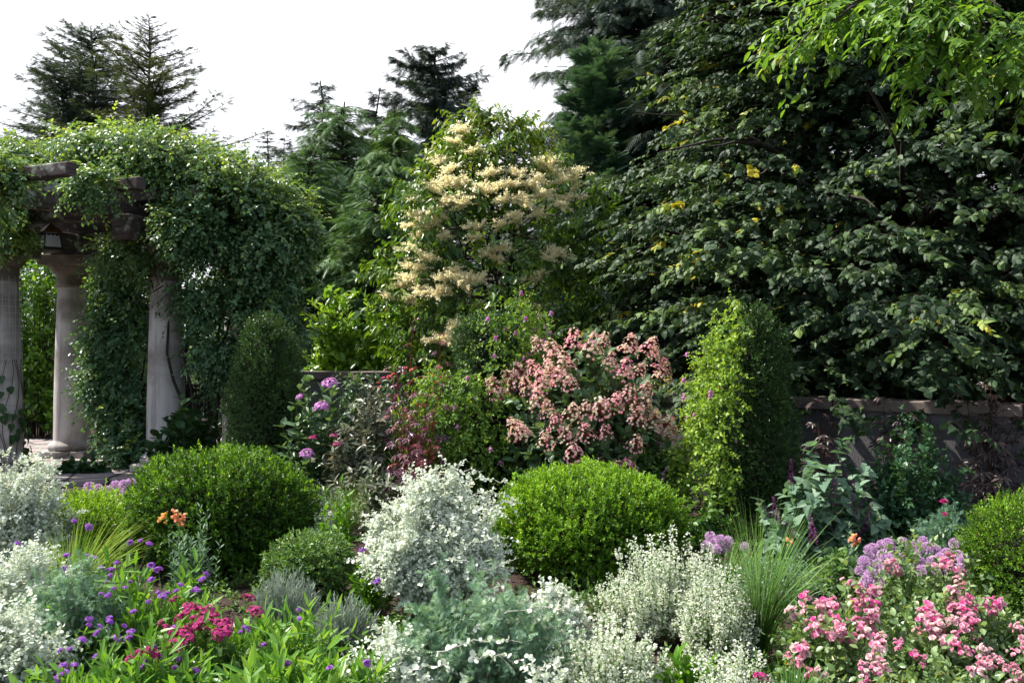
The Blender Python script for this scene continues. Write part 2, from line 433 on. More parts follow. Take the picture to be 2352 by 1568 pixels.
M['timber'] = rough_mat('weathered_timber', [(.3, (.03, .022, .022)), (.55, (.075, .056, .055)), (.8, (.15, .12, .118))], 5, (1, 1, 6), .85, .5, 22, second=(7, .56, .66, (.30, .31, .27)))
M['darkwood'] = rough_mat('dark_stained_wood', st((.008, .006, .006), (.02, .014, .013)), 4, (1, 1, 6), .8, .3, 30)
M['stucco'] = rough_mat('grey_stucco', [(.25, (.11, .102, .112)), (.55, (.155, .145, .158)), (.8, (.185, .175, .186))], 2.5, (2, 2, .5), .9, .9, 90, second=(1.6, .5, .7, (.055, .05, .055)))
M['coping'] = rough_mat('coping_stone', [(.3, (.11, .085, .076)), (.6, (.19, .15, .135)), (.8, (.26, .21, .19))], 4, (1, 1, .5), .85, .3, 70, second=(3, .5, .75, (.06, .05, .045)))
M['soil'] = rough_mat('mulch_soil', st((.012, .008, .006), (.04, .026, .02), (.075, .052, .042)), 22, rough=.95, bump=1.0, bscale=55)
M['copper'] = rough_mat('rusty_copper', st((.09, .035, .02), (.17, .07, .045)), 18, rough=.6, bump=.1)
M['iron'] = rough_mat('black_iron', st((.012, .012, .016), (.03, .03, .038)), 18, rough=.5, bump=.05)
M['wire'] = rough_mat('galvanised_wire', st((.35, .34, .35), (.5, .49, .5)), 30, rough=.4, bump=0)
M['glass'] = leaf_mat('frosted_lantern_glass', st((.75, .78, .88), (.85, .88, .95)), .6, .25, .6, (1, 1, 1))
m, nt, out = nodes('lamp_bulb')
p = nt.nodes.new("ShaderNodeBsdfPrincipled"); p.inputs['Base Color'].default_value = (.9, .9, .92, 1); p.inputs['Roughness'].default_value = .25
nt.links.new(p.outputs[0], out.inputs['Surface']); M['bulb'] = m
m, nt, out = nodes('flagstone'); L_ = nt.links
tc = nt.nodes.new("ShaderNodeTexCoord")
vo = nt.nodes.new("ShaderNodeTexVoronoi"); vo.inputs['Scale'].default_value = 2.2; vo.feature = 'DISTANCE_TO_EDGE'
vc = nt.nodes.new("ShaderNodeTexVoronoi"); vc.inputs['Scale'].default_value = 2.2
no = nt.nodes.new("ShaderNodeTexNoise"); no.inputs['Scale'].default_value = 9; no.inputs['Detail'].default_value = 6
for q in (vo, vc, no): L_.new(tc.outputs['Object'], q.inputs['Vector'])
cr = ramp(nt, [(0, (.03, .025, .022)), (.03, (.04, .03, .03)), (.06, (.30, .255, .25)), (1, (.34, .29, .28))]); L_.new(vo.outputs['Distance'], cr.inputs['Fac'])
mx = nt.nodes.new("ShaderNodeMix"); mx.data_type = 'RGBA'; mx.blend_type = 'MULTIPLY'; mx.inputs['Factor'].default_value = .6
c2 = ramp(nt, [(.2, (.55, .5, .5)), (.8, (1.1, 1.05, 1.05))]); L_.new(no.outputs['Fac'], c2.inputs['Fac'])
L_.new(cr.outputs['Color'], mx.inputs['A']); L_.new(c2.outputs['Color'], mx.inputs['B'])
p = nt.nodes.new("ShaderNodeBsdfPrincipled"); p.inputs['Roughness'].default_value = .8
L_.new(mx.outputs['Result'], p.inputs['Base Color']); L_.new(p.outputs[0], out.inputs['Surface']); M['flag'] = m

# ------------------------------------------------------------------ the setting
def ground():
    g = G(); r = RNG(1)
    xs = np.concatenate([np.linspace(-160, -9, 12), np.linspace(-8, 8, 90), np.linspace(9, 160, 12)])
    ys = np.concatenate([np.linspace(-60, 0, 5), np.linspace(1, 12, 70), np.linspace(13, 260, 20)])
    A, B = np.meshgrid(xs, ys)
    z = .015 * np.sin(A * 2.1 + B) + .012 * np.sin(B * 3.3 - A * 1.7)
    z = np.where((np.abs(A) < 8) & (B > 1) & (B < 12), z, 0) - .02
    V = np.stack([A, B, z], -1).reshape(-1, 3); w = len(xs)
    i = np.arange(len(ys) - 1)[:, None] * w + np.arange(w - 1)[None]
    F = np.stack([i, i + 1, i + w + 1, i + w], -1).reshape(-1, 4)
    g.add(V, F, .5, 0, True)
    o = g.build('ground', M['soil']); o['kind'] = 'structure'
    # paved floor beneath the pergola, a real slab with an edge
    g = G()
    pts = [(-9, 8.6), (-5.2, 8.7), (-4.5, 9.3), (-3.6, 9.75), (-2.9, 11.6), (-3.2, 13.2), (-9, 13.4)]
    k = len(pts)
    g.add([(x, y, .03) for x, y in pts] + [(x, y, -.08) for x, y in pts], np.array([[i, (i + 1) % k, k + (i + 1) % k, k + i] for i in range(k)]), .5, 0)
    g.f.append((np.array([list(range(k))]) + 0, 0, False))
    o = g.build('paving', M['flag']); o['kind'] = 'structure'
ground()

def surf_rev(r, prof, n, amp=.05, seed_ph=0.):
    """points and normals on a surface of revolution given as (z, radius) pairs"""
    p = np.array(prof, float)
    zz = np.linspace(0, 1, 200); s = np.concatenate([[0], np.cumsum(np.hypot(np.diff(p[:, 0]), np.diff(p[:, 1])))]); s /= s[-1]
    z = np.interp(zz, s, p[:, 0]); rr = np.interp(zz, s, p[:, 1])
    w = np.maximum(rr, .01); c = np.cumsum(w); c /= c[-1]
    u = np.interp(r.random(n), c, zz)
    zi, ri = np.interp(u, zz, z), np.interp(u, zz, rr)
    dz, dr = np.interp(u, zz, np.gradient(z)), np.interp(u, zz, np.gradient(rr))
    a = r.uniform(0, 2 * np.pi, n)
    N = unit(np.stack([np.cos(a) * dz, np.sin(a) * dz, -dr], -1))
    P = np.stack([ri * np.cos(a), ri * np.sin(a), zi], -1)
    k = amp * (np.sin(a * 3 + zi * 7 + seed_ph) + .6 * np.sin(a * 7 - zi * 11 + seed_ph * 2) + .5 * np.sin(a * 13 + zi * 23))
    P = P + N * k[:, None]
    return P, N, k / max(amp, 1e-6)
def dome(R, H, n=9, flat=1.0, tuck=.8, zc=.32):
    """profile of a clipped mound: tucked in at the foot, widest at zc, rounded top"""
    p = [(0.02, R * tuck)]
    zc *= H
    for t in np.linspace(0, 1, n):
        a = t * math.pi / 2
        p.append((zc + (H - zc) * math.sin(a) ** flat, R * max(math.cos(a), 0) ** .68))
    return p
def clipped(name, label, cat, c, prof, n, size, mat, amp=.03, group=None, xs=1., ys=1., sprig=.06, m=9, tone=.42, seed=3, young=.25, W=.46, upb=.85, T=T2, ang=46):
    t = thing(name, label, cat, c, group); r = RNG(seed)
    g = G()
    P, N, k = surf_rev(r, prof, n, amp, seed)
    P *= [xs, ys, 1]; N = unit(N * [ys, xs, 1])
    dep = r.random(n) ** 1.4 * .15
    A = unit(N * .8 + UP * upb * (.4 + .6 * np.clip(N[:, 2:3], 0, 1)) + runit(r, n) * .55)
    O = P - N * (dep[:, None] + sprig * .5)
    L = sprig * r.uniform(.6, 1.4, n)
    yo = (r.random(n) < young * (.35 + 1.5 * np.clip(N[:, 2], 0, 1))) * r.uniform(.15, .5, n)  # young growth, crowded on upward faces so tone also paints sunlit tops
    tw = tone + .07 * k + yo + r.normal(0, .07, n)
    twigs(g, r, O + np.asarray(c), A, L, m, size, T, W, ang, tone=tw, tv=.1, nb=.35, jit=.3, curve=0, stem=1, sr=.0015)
    # a few longer unclipped shoots
    q = r.choice(n, max(4, n // 70)); q = q[N[q, 2] > .15]
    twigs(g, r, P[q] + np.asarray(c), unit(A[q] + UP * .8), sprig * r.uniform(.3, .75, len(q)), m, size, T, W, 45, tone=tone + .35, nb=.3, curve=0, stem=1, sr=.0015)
    q = r.choice(n, n // 40)  # a few browned leaves caught in the clipped surface
    leaves(g, T2, P[q] - N[q] * .03 + np.asarray(c), runit(r, len(q)), N[q] + runit(r, len(q)) * .6, size * 1.1, W, r.random(len(q)), 2)
    g.build('foliage', [M[mat], M['twig'], M['deadleaf']], t)
    g = G(); pr = [(z, max(x - .14 - amp, .01)) for z, x in prof]; pr[-1] = (pr[-1][0] - .16 - amp, .005)
    pr = [(min(z, prof[-1][0] - .16 - amp), x) for z, x in pr]
    lathe(g, pr, c, 24, xs=xs, ys=ys); g.build('filler_core', M['core'], t)  # solid filler added to stop light leaking through the leaves
    return t
def C(px, Y, z=0.0): return V3(X(px, Y), Y, z)

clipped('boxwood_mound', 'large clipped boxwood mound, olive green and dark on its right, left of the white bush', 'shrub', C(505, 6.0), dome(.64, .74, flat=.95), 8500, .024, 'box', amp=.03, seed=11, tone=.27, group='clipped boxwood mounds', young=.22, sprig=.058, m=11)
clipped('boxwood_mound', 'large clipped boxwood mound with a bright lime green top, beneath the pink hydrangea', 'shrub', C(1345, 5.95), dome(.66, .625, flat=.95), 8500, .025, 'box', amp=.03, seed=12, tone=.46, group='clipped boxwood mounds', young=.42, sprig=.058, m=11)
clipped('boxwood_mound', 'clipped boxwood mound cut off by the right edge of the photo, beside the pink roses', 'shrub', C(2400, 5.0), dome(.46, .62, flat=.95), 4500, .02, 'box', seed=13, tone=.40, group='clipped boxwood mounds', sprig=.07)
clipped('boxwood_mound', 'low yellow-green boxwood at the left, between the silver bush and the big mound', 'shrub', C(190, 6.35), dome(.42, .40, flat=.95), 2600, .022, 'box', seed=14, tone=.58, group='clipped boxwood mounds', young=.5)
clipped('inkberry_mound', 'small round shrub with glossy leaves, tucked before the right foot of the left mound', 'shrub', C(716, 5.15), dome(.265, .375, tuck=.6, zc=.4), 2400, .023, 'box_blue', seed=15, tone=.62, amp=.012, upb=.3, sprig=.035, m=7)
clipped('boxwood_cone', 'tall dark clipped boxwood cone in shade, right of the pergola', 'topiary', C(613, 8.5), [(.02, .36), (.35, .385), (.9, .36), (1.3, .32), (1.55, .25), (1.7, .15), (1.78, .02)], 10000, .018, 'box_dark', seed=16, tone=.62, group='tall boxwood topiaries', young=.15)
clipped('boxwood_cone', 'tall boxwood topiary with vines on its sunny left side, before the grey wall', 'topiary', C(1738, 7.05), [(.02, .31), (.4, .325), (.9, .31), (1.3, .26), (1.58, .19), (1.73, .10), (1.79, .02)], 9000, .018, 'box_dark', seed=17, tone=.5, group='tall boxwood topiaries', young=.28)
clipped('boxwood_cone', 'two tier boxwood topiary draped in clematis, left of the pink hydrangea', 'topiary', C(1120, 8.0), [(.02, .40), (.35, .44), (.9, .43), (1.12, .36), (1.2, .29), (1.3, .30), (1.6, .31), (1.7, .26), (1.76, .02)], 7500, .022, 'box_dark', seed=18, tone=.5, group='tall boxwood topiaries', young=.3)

# ------------------------------------------------------------------ vines over the topiaries (clematis) with bell flowers
def bell_mesh():
    g = G()
    lathe(g, [(0, .004), (-.006, .011), (-.018, .0135), (-.03, .011)], sides=8, tone=.35)
    a = np.arange(4) * np.pi / 2
    D = np.stack([np.cos(a), np.sin(a), -a * 0 - .5], -1)
    leaves(g, T4, np.stack([np.cos(a) * .009, np.sin(a) * .009, a * 0 - .029], -1), D, np.tile(UP, (4, 1)), .02, .7, .85)
    tubes(g, [[(0, 0, 0), (.002, .003, .02), (.0, .012, .04)]], .0012, 3, .3, 1)
    return g.mesh('bell_flower', [M['bell'], M['greentwig']])
BELL = bell_mesh()
def vine_on(name, label, c, prof, n, azc, azw, size, mat='clem', seed=1, zr=(0, 9), bells=0, off=.05, xs=1, tone=.55, W=.7, dens_top=False):
    t = thing(name, label, 'climbing plant', c); r = RNG(seed); g = G()
    P, N, k = surf_rev(r, prof, n * 6, .04, seed)
    az = np.arctan2(P[:, 1], P[:, 0])
    d = np.abs((az - azc + np.pi) % (2 * np.pi) - np.pi)
    ok = (d < azw * r.uniform(.5, 1.1, len(P))) & (P[:, 2] > zr[0]) & (P[:, 2] < zr[1])
    ok &= (np.sin(P[:, 2] * 9 + az * 5 + seed) + np.sin(P[:, 2] * 17 - az * 9) > r.uniform(-2.2, .6, len(P)))
    P, N = P[ok][:n], N[ok][:n]; m = len(P)
    O = P + N * r.uniform(-.03, off, (m, 1)) + c
    A = unit(N * .5 + runit(r, m) * .8 + [0, 0, -.1])
    tip, td = twigs(g, r, O, A, r.uniform(.06, .16, m), 7, size, T4, W, 60, tone=tone + r.normal(0, .12, m), tv=.13, nb=.45, jit=.4, curve=.25, stem=1, sr=.0012)
    # wandering shoots
    q = r.choice(m, max(3, m // 14)); 
    twigs(g, r, O[q], unit(N[q] + runit(r, len(q)) * .6 + UP * .4), r.uniform(.15, .3, len(q)), 9, size * .8, T4, W, 60, tone=tone + .15, nb=.45, jit=.4, curve=.35, stem=1, sr=.0015)
    g.build('foliage', [M[mat], M['twig']], t)
    if bells:
        front = np.where(O[:, 1] < c[1] + .1)[0]
        for i in r.choice(front, bells):
            p = O[i] + N[i] * r.uniform(.05, .13)
            inst('bell_flower', BELL, t, p, (r.normal(0, .35), r.normal(0, .35), r.uniform(0, 6)), r.uniform(.8, 1.25))
    return t
vine_on('clematis_vine', 'sunlit yellow-green clematis climbing the left side of the boxwood topiary by the grey wall', C(1722, 7.05), [(.02, .34), (.3, .43), (.7, .43), (1.1, .31), (1.4, .24), (1.66, .14), (1.76, .02)], 1150, math.pi + .35, .8, .036, seed=21, bells=10, zr=(.3, 1.76), off=.14, tone=.85)
vine_on('clematis_vine', 'light green clematis sprawling over the lower tier of the middle topiary', C(1095, 7.85), [(.02, .40), (.35, .47), (.9, .46), (1.12, .38), (1.2, .3)], 1100, math.pi + .9, 1.35, .036, seed=22, bells=14, zr=(.3, 1.2), off=.1, tone=.58)
vine_on('clematis_vine', 'clematis with many purple bells over the upper right of the middle topiary', C(1160, 7.9), [(1.15, .27), (1.3, .30), (1.6, .30), (1.74, .24), (1.82, .02)], 420, -.5, 1.7, .032, seed=23, bells=30, off=.08, tone=.6)
vine_on('clematis_vine', 'dark low clematis with pink bells hanging over the grey wall below the hydrangea', V3(.98, 7.45, .05), [(.0, .42), (.25, .44), (.5, .32), (.62, .05)], 420, -1.57, 1.9, .034, seed=24, bells=22, off=.07, tone=.42, zr=(.1, .7))

# ------------------------------------------------------------------ garden wall with coping
WALL = [(5.9, 5.75), (4.05, 6.98), (2.84, 7.78), (1.635, 8.58), (.3, 9.46), (-.9, 10.25)]
def wall(name, label, pts, top, thick=.28, joint=1.35):
    c = V3(pts[0][0], pts[0][1], 0)
    t = thing(name, label, 'wall', c)
    P = np.array(pts, float); d = unit(np.gradient(P, axis=0)); nrm = np.stack([d[:, 1], -d[:, 0]], -1)
    if nrm[:, 1].mean() > 0: nrm = -nrm
    g = G(); k = len(P); zt = top - .10
    fr = [(*p, -.05) for p in P]; ft = [(*p, zt) for p in P]
    bk = P - nrm * thick
    V = fr + ft + [(*p, zt) for p in bk] + [(*p, -.05) for p in bk]
    F = []
    for i in range(k - 1):
        for a in range(3): F.append([a * k + i, a * k + i + 1, (a + 1) * k + i + 1, (a + 1) * k + i])
    F += [[0, k, 2 * k, 3 * k], [k - 1, 2 * k - 1, 3 * k - 1, 4 * k - 1]]
    g.add(V, F); g.build('stucco_face', M['stucco'], t)
    for i in range(k - 1):
        a, b = P[i], P[i + 1]; L = np.linalg.norm(b - a); u = (b - a) / L; nn = np.array([u[1], -u[0]]); nn = nn if nn[1] < 0 else -nn
        ns = max(1, round(L / joint))
        for j in range(ns):
            g = G(); p0 = a + u * (L * j / ns + .003) - nn * thick / 2; p1 = a + u * (L * (j + 1) / ns - .003) - nn * thick / 2
            beam(g, (*p0, top - .052), (*p1, top - .052), thick + .09, .1, bev=.008)
            g.build('coping_stone', M['coping'], t)
    return t
wall('garden_wall', 'grey stucco wall with brown stone coping, in the shade behind the right border', WALL, 1.0)
wall('garden_wall', 'short stretch of pale coped wall beneath the bright green shrub, left of centre', [(-1.2, 11.6), (-3.4, 11.5)], 1.105, .3)

# ------------------------------------------------------------------ pergola
ROWD = unit(np.array([.40, 1.0])); RAFD = np.array([ROWD[1], -ROWD[0]])
COLS = [(-5.87, 10.15, 'pale stone column with wire netting and ivy, at the left edge'), (-5.69, 11.4, 'pale stone column standing free below the lantern'),
        (-4.0, 10.2, 'pale stone column half wrapped in climbing vine'), (-3.62, 11.7, 'far stone column almost hidden in the vine behind the dark cone')]
COLH = 2.6
for i, (x, y, lab) in enumerate(COLS):
    t = thing('stone_column', lab, 'column', (x, y, .03), 'pergola columns')
    g = G(); H = COLH - .03
    sh = [(.20, .218)] + [(.2 + (H - .62) * s, .218 - .05 * s ** 1.6) for s in np.linspace(.03, 1, 12)]
    sh += [(H - .40, .172)]
    lathe(g, sh, (x, y, .03), 40); g.build('shaft', M['stone'], t)
    g = G(); lathe(g, [(.08, .26), (.10, .285), (.14, .285), (.165, .26), (.18, .235), (.205, .219)], (x, y, .03), 40)
    box(g, (x, y, .07), (.60, .60, .08)); g.build('base', M['stone'], t)
    g = G(); lathe(g, [(H - .41, .171), (H - .40, .192), (H - .375, .195), (H - .36, .176), (H - .25, .178), (H - .24, .20), (H - .20, .235), (H - .155, .262), (H - .13, .268)], (x, y, .03), 40)
    box(g, (x, y, H - .065 + .03), (.60, .60, .13), bev=.008); g.build('capital', M['capstone'], t)
    COLS[i] = (x, y, lab)
t = thing('pergola_roof', 'dark weathered timber pergola roof of beams and jutting rafters above the columns', 'pergola', (-4.8, 10.8, 2.6))
zb = 2.6
def row_pt(x0, y0, d): return np.array([x0, y0]) + ROWD * d
def pbeam(nm, a, b, z, w, h):
    g = G(); beam(g, (*a, z), (*b, z), w, h); return g.build(nm, M['timber'], t)
pbeam('lintel', (-5.99, 9.6), (-5.5, 12.3), zb + .14, .22, .27)
pbeam('lintel', (-4.22, 9.5), (-3.42, 12.5), zb + .14, .22, .27)
pbeam('cross_beam', (-7.6, 10.13), (-3.95, 10.22), zb + .40, .24, .25)
pbeam('cross_beam', (-7.6, 11.45), (-3.4, 11.65), zb + .40, .24, .25)
pbeam('plate_beam', (-5.02, 8.86), (-3.5, 11.1), zb + .40, .18, .28)
tails = [(165, 388, 8.0), (325, 421, 8.85), (463, 438, 9.5), (555, 462, 10.25)]
for px, py, Y in tails:
    e = at(px, py, Y); a = e - V3(.93, -.42, .0) * 3.2
    g = G(); beam(g, a, e, .11, .125); g.build('rafter', M['timber'], t)

# lantern
LC = at(116, 575, 10.4)
t = thing('hanging_lantern', 'copper roofed lantern with pale glass hanging under the pergola', 'lantern', LC)
def frustum(g, c, z0, z1, r0, r1, sides=4, mi=0, rot=math.pi / 4 + .25, cap=False):
    lathe(g, [(z0, r0), (z1, r1)], c, sides, mi, smooth=False)
g = G(); lathe(g, [(.0, .15), (.02, .152), (.035, .145)], LC, 4, smooth=False); lathe(g, [(.0, .001), (.0, .15)], LC, 4, smooth=False)
for a in range(4):
    an = a * math.pi / 2
    p0 = LC + V3(math.cos(an) * .143, math.sin(an) * .143, .03); p1 = LC + V3(math.cos(an) * .108, math.sin(an) * .108, .215)
    tubes(g, [[p0, (p0 + p1) / 2, p1]], .009, 4)
o_frame = g.build('lantern_frame', M['iron'], t)
g = G(); lathe(g, [(.035, .128), (.21, .098)], LC, 4, smooth=False)
o_glass = g.build('glass_pane', M['glass'], t)
g = G(); lathe(g, [(.06, .004), (.075, .028), (.10, .036), (.13, .028), (.15, .012), (.16, .012)], LC, 16); g.build('bulb', M['bulb'], t)
g = G(); lathe(g, [(.205, .138), (.215, .142), (.225, .135), (.28, .065), (.31, .02), (.33, .012)], LC, 4, smooth=False)
lathe(g, [(.205, .138), (.205, .001)], LC, 4, smooth=False)
tubes(g, [[LC + V3(0, 0, .32), LC + V3(0, 0, .45), LC + V3(0, 0, .60)]], .008, 6); g.build('lantern_roof', M['copper'], t)
# scalloped tracery on the front panes, cut from thin sheet
g = G()
for a in range(4):
    an = a * math.pi / 2 + math.pi / 4
    nrm = V3(math.cos(an), math.sin(an), 0); tn = V3(-nrm[1], nrm[0], 0)
    # upper dark scallop band: three half discs hanging from the eave
    for q in (-.045, 0, .045):
        cc = LC + nrm * .0775 + tn * q + V3(0, 0, .197)
        pts = [cc] + [cc + tn * .024 * math.cos(b) - UP * .03 * math.sin(b) + nrm * .012 * math.sin(b) * .45 for b in np.linspace(0, math.pi, 9)]
        g.add(pts, [[0, i, i + 1] for i in range(1, 9)])
g.build('scallop_trim', M['iron'], t)

# dark bench with panelled back between the columns
t = thing('wooden_bench', 'dark stained wooden bench with panelled back in the shade between the columns', 'bench', (-4.85, 11.95, .03))
g = G()
for k in range(9): box(g, (-5.5 + k * .165, 12.05, .55), (.155, .03, .62))
g.build('backrest', M['darkwood'], t)
g = G(); box(g, (-4.84, 12.03, .90), (1.62, .08, .06)); g.build('top_rail', M['darkwood'], t)
g = G()
for k in range(3): box(g, (-4.84, 11.62 + k * .13, .45), (1.62, .12, .035))
g.build('seat', M['darkwood'], t)
for x in (-5.6, -4.08):
    for y in (11.62, 11.98):
        g = G(); box(g, (x, y, .235), (.07, .07, .41)); g.build('leg', M['darkwood'], t)

# wire netting wrapped round the first column
x0, y0, _ = COLS[0]
g = G(); r = RNG(5)
for z in np.arange(.25, 2.25, .075):
    a = np.linspace(0, 2 * np.pi, 25); q = .225 - .035 * (z / 2.3) + r.normal(0, .003, 25)
    tubes(g, [np.stack([x0 + q * np.cos(a), y0 + q * np.sin(a), z + r.normal(0, .004, 25)], -1)], .0022, 3)
for a in np.arange(0, 6.28, .35):
    zz = np.linspace(.2, 2.25, 14); q = .228 - .035 * (zz / 2.3); aa = a + r.normal(0, .012, 14)
    tubes(g, [np.stack([x0 + q * np.cos(aa), y0 + q * np.sin(aa), zz], -1)], .0022, 3)
tag(g.build('wire_netting', M['wire']), 'thin wire mesh wrapped round the column at the left edge', 'netting')

# ------------------------------------------------------------------ vine masses on the pergola
def blob_vine(g, r, blobs, size, n_per, tone=.5, T=T_OVAL, hang=.3, W=.62, m=9, tw=(.14, .34), planar=True):
    """leafy twigs scattered through ellipsoids (centre, radii, density)"""
    for c, rad, dens, tn in blobs:
        n = int(n_per * dens)
        d = runit(r, n); rr = r.random(n) ** .45
        rr = rr * (1 + .22 * np.sin(d[:, 0] * 7 + d[:, 2] * 5 + c[0] * 9) + .16 * np.sin(d[:, 1] * 9 - d[:, 0] * 6 + c[2] * 7))
        P = np.asarray(c) + d * np.asarray(rad) * rr[:, None]
        cl = np.sin(P[:, 0] * 7.3 + P[:, 2] * 5) + np.sin(P[:, 2] * 9 - P[:, 1] * 6.1) + np.sin(P[:, 0] * 4 + P[:, 1] * 5)
        ok = cl > r.uniform(-1.9, .9, n); P, d = P[ok], d[ok]; n = len(P)
        A = unit(d * .8 + runit(r, n) * .7 + [0, 0, -hang])
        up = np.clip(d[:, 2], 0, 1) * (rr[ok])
        t_ = tone + tn + r.normal(0, .1, n) + (r.random(n) < .45 * up) * .36 + .1 * up  # upper twigs paler: the sunlit top is put into the leaf tone
        twigs(g, r, P, A, r.uniform(*tw, n), m, size, T, W, 62, planar, tone=t_, tv=.09, nb=.65, jit=.28, curve=.25, droop=.15, stem=1, sr=.002)
r = RNG(31)
t = thing('climbing_rose', 'dense green climber piled over the pergola roof and spilling down its right side', 'climbing plant', (-4.0, 10.2, .03))
g = G()
def B(px, py, Y, rx, ry, rz, dens=1., tn=0.): return (at(px, py, Y), (rx, ry, rz), dens * 1.4, tn)
top = [B(60, 375, 10.4, 1.1, .7, .13, 1.1, .14), B(230, 362, 10.4, .8, .8, .18, 1.3, .12), B(330, 360, 10.2, .7, 1.0, .2, 1.3, .12), B(440, 378, 10.3, .55, .9, .24, 1.2, .1), B(-60, 400, 9.6, .7, .7, .2, .9, .08), B(150, 325, 10.2, .18, .2, .12, .2, .2), B(260, 312, 10.2, .2, .2, .12, .25, .22), B(390, 325, 10.2, .2, .2, .12, .25, .2),
       B(540, 430, 10.3, .45, .8, .26, 1.1, .08), B(625, 470, 10.4, .40, .6, .28, 1.0, .08), B(440, 420, 10.1, .35, .5, .2, 1.0, .04), B(215, 415, 8.75, .16, .15, .09, .25, .05), B(-5, 395, 8.15, .16, .12, .10, .3, .1),
       B(500, 480, 9.9, .5, .5, .36, 1.2, -.05), B(600, 540, 10.0, .45, .5, .36, 1.1, -.02), B(665, 520, 10.2, .30, .45, .32, .8, .08), B(-10, 440, 8.7, .12, .2, .25, .4), B(5, 530, 9.9, .25, .3, .16, .35, .2),
       B(430, 525, 9.6, .3, .35, .2, .8, -.02), B(300, 575, 10.1, .26, .3, .16, .5, .08)]
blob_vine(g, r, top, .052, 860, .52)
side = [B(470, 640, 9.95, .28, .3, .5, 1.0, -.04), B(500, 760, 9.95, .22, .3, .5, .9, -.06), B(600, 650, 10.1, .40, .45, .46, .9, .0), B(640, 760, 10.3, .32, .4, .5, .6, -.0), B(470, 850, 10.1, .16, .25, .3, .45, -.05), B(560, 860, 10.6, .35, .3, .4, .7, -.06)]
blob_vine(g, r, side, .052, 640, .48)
# loose shoots: arching up and out of the top, trailing from the edges
n = 110; px_ = r.uniform(-20, 720, n); top_y = np.interp(px_, [0, 110, 230, 330, 440, 500, 600, 700, 740], [345, 325, 305, 300, 315, 350, 375, 430, 480])
O = np.array([at(a, b + 18, r.uniform(9.7, 10.6)) for a, b in zip(px_, top_y)])
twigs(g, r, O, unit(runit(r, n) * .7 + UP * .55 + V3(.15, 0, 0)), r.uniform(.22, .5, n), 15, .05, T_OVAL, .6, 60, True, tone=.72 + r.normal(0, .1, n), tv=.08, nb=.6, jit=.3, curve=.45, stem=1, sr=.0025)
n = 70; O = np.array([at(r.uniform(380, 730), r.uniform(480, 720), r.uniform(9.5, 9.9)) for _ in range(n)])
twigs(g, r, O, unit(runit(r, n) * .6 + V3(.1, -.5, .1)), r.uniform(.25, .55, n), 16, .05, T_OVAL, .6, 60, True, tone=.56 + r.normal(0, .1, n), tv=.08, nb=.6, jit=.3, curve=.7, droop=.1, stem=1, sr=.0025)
g.build('foliage', [M['vine'], M['twig']], t)
g = G()
for k in range(9):
    b = V3(-3.95 + r.uniform(-.1, .6), 10.0 + r.uniform(-.05, .8), .03); e = V3(-3.9 + r.uniform(-.5, 1.1), 10.0 + r.uniform(-.3, .6), 2.9 + r.uniform(-.4, .3))
    s = np.linspace(0, 1, 9)[:, None]; pt = b * (1 - s) + e * s + r.normal(0, .06, (9, 3)) * np.sin(s * 3.14)
    tubes(g, [pt], np.linspace(.022, .008, 9), 6)
for k in range(26):
    b = at(r.uniform(330, 700), r.uniform(420, 700), 9.9 + r.uniform(0, .5)); s = np.linspace(0, 1, 7)[:, None]
    e = b + V3(r.uniform(-.5, .5), r.uniform(-.3, .3), r.uniform(-.6, .3)); tubes(g, [b * (1 - s) + e * s + r.normal(0, .04, (7, 3)) * np.sin(s * 3.14)], np.linspace(.009, .003, 7), 5)
g.build('stem', M['bark'], t)

t = thing('climbing_rose', 'ragged curtain of green climber hanging between the two middle columns', 'climbing plant', (-4.75, 10.7, .03))
g = G(); r = RNG(32)
blob_vine(g, r, [B(290, 640, 10.6, .35, .25, .45, .8, .03), B(285, 760, 10.6, .36, .25, .45, 1.0, -.02), B(265, 880, 10.6, .36, .25, .4, 1.0, -.05), B(295, 970, 10.55, .24, .22, .3, .7, -.05), B(310, 1040, 10.4, .14, .18, .2, .4, 0)], .055, 620, .45)
g.build('foliage', [M['vine'], M['twig']], t)
g = G()
for k in range(6):
    b = V3(X(290, 10.6) + r.uniform(-.25, .25), 10.6, .03); s = np.linspace(0, 1, 9)[:, None]
    e = V3(X(290, 10.6) + r.uniform(-.35, .35), 10.6 + r.uniform(-.1, .1), 2.6)
    tubes(g, [b * (1 - s) + e * s + r.normal(0, .05, (9, 3)) * np.sin(s * 3.14)], np.linspace(.015, .006, 9), 5)
g.build('stem', M['bark'], t)

t = thing('ivy', 'round leaved ivy climbing the lower half of the netted column at the left edge', 'climbing plant', (x0, y0, .03))
g = G(); r = RNG(33); n = 170
a = r.uniform(-3.0, .5, n); z = 1.25 * r.random(n) ** 1.1 + .05
P = np.stack([x0 + .24 * np.cos(a), y0 + .24 * np.sin(a), z], -1); N = np.stack([np.cos(a), np.sin(a), a * 0], -1)
ok = np.sin(a * 4 + z * 6) > -.3; P, N = P[ok], N[ok]; n = len(P)
leaves(g, T_CORD, P + N * r.uniform(0, .05, (n, 1)), unit(N * .35 + V3(0, 0, -.9) + runit(r, n) * .35), N + UP * .5 + runit(r, n) * .3, r.uniform(.07, .12, n), .9, np.clip(r.normal(.35, .15, n), 0, .75))
for k in range(6):
    s = np.linspace(0, 1.3, 10); aa = -1.4 + k * .3 + .25 * np.sin(s * 5 + k)
    tubes(g, [np.stack([x0 + .235 * np.cos(aa), y0 + .235 * np.sin(aa), s], -1)], .004, 4, .5, 1)
g.build('foliage', [M['hyd'], M['twig']], t)

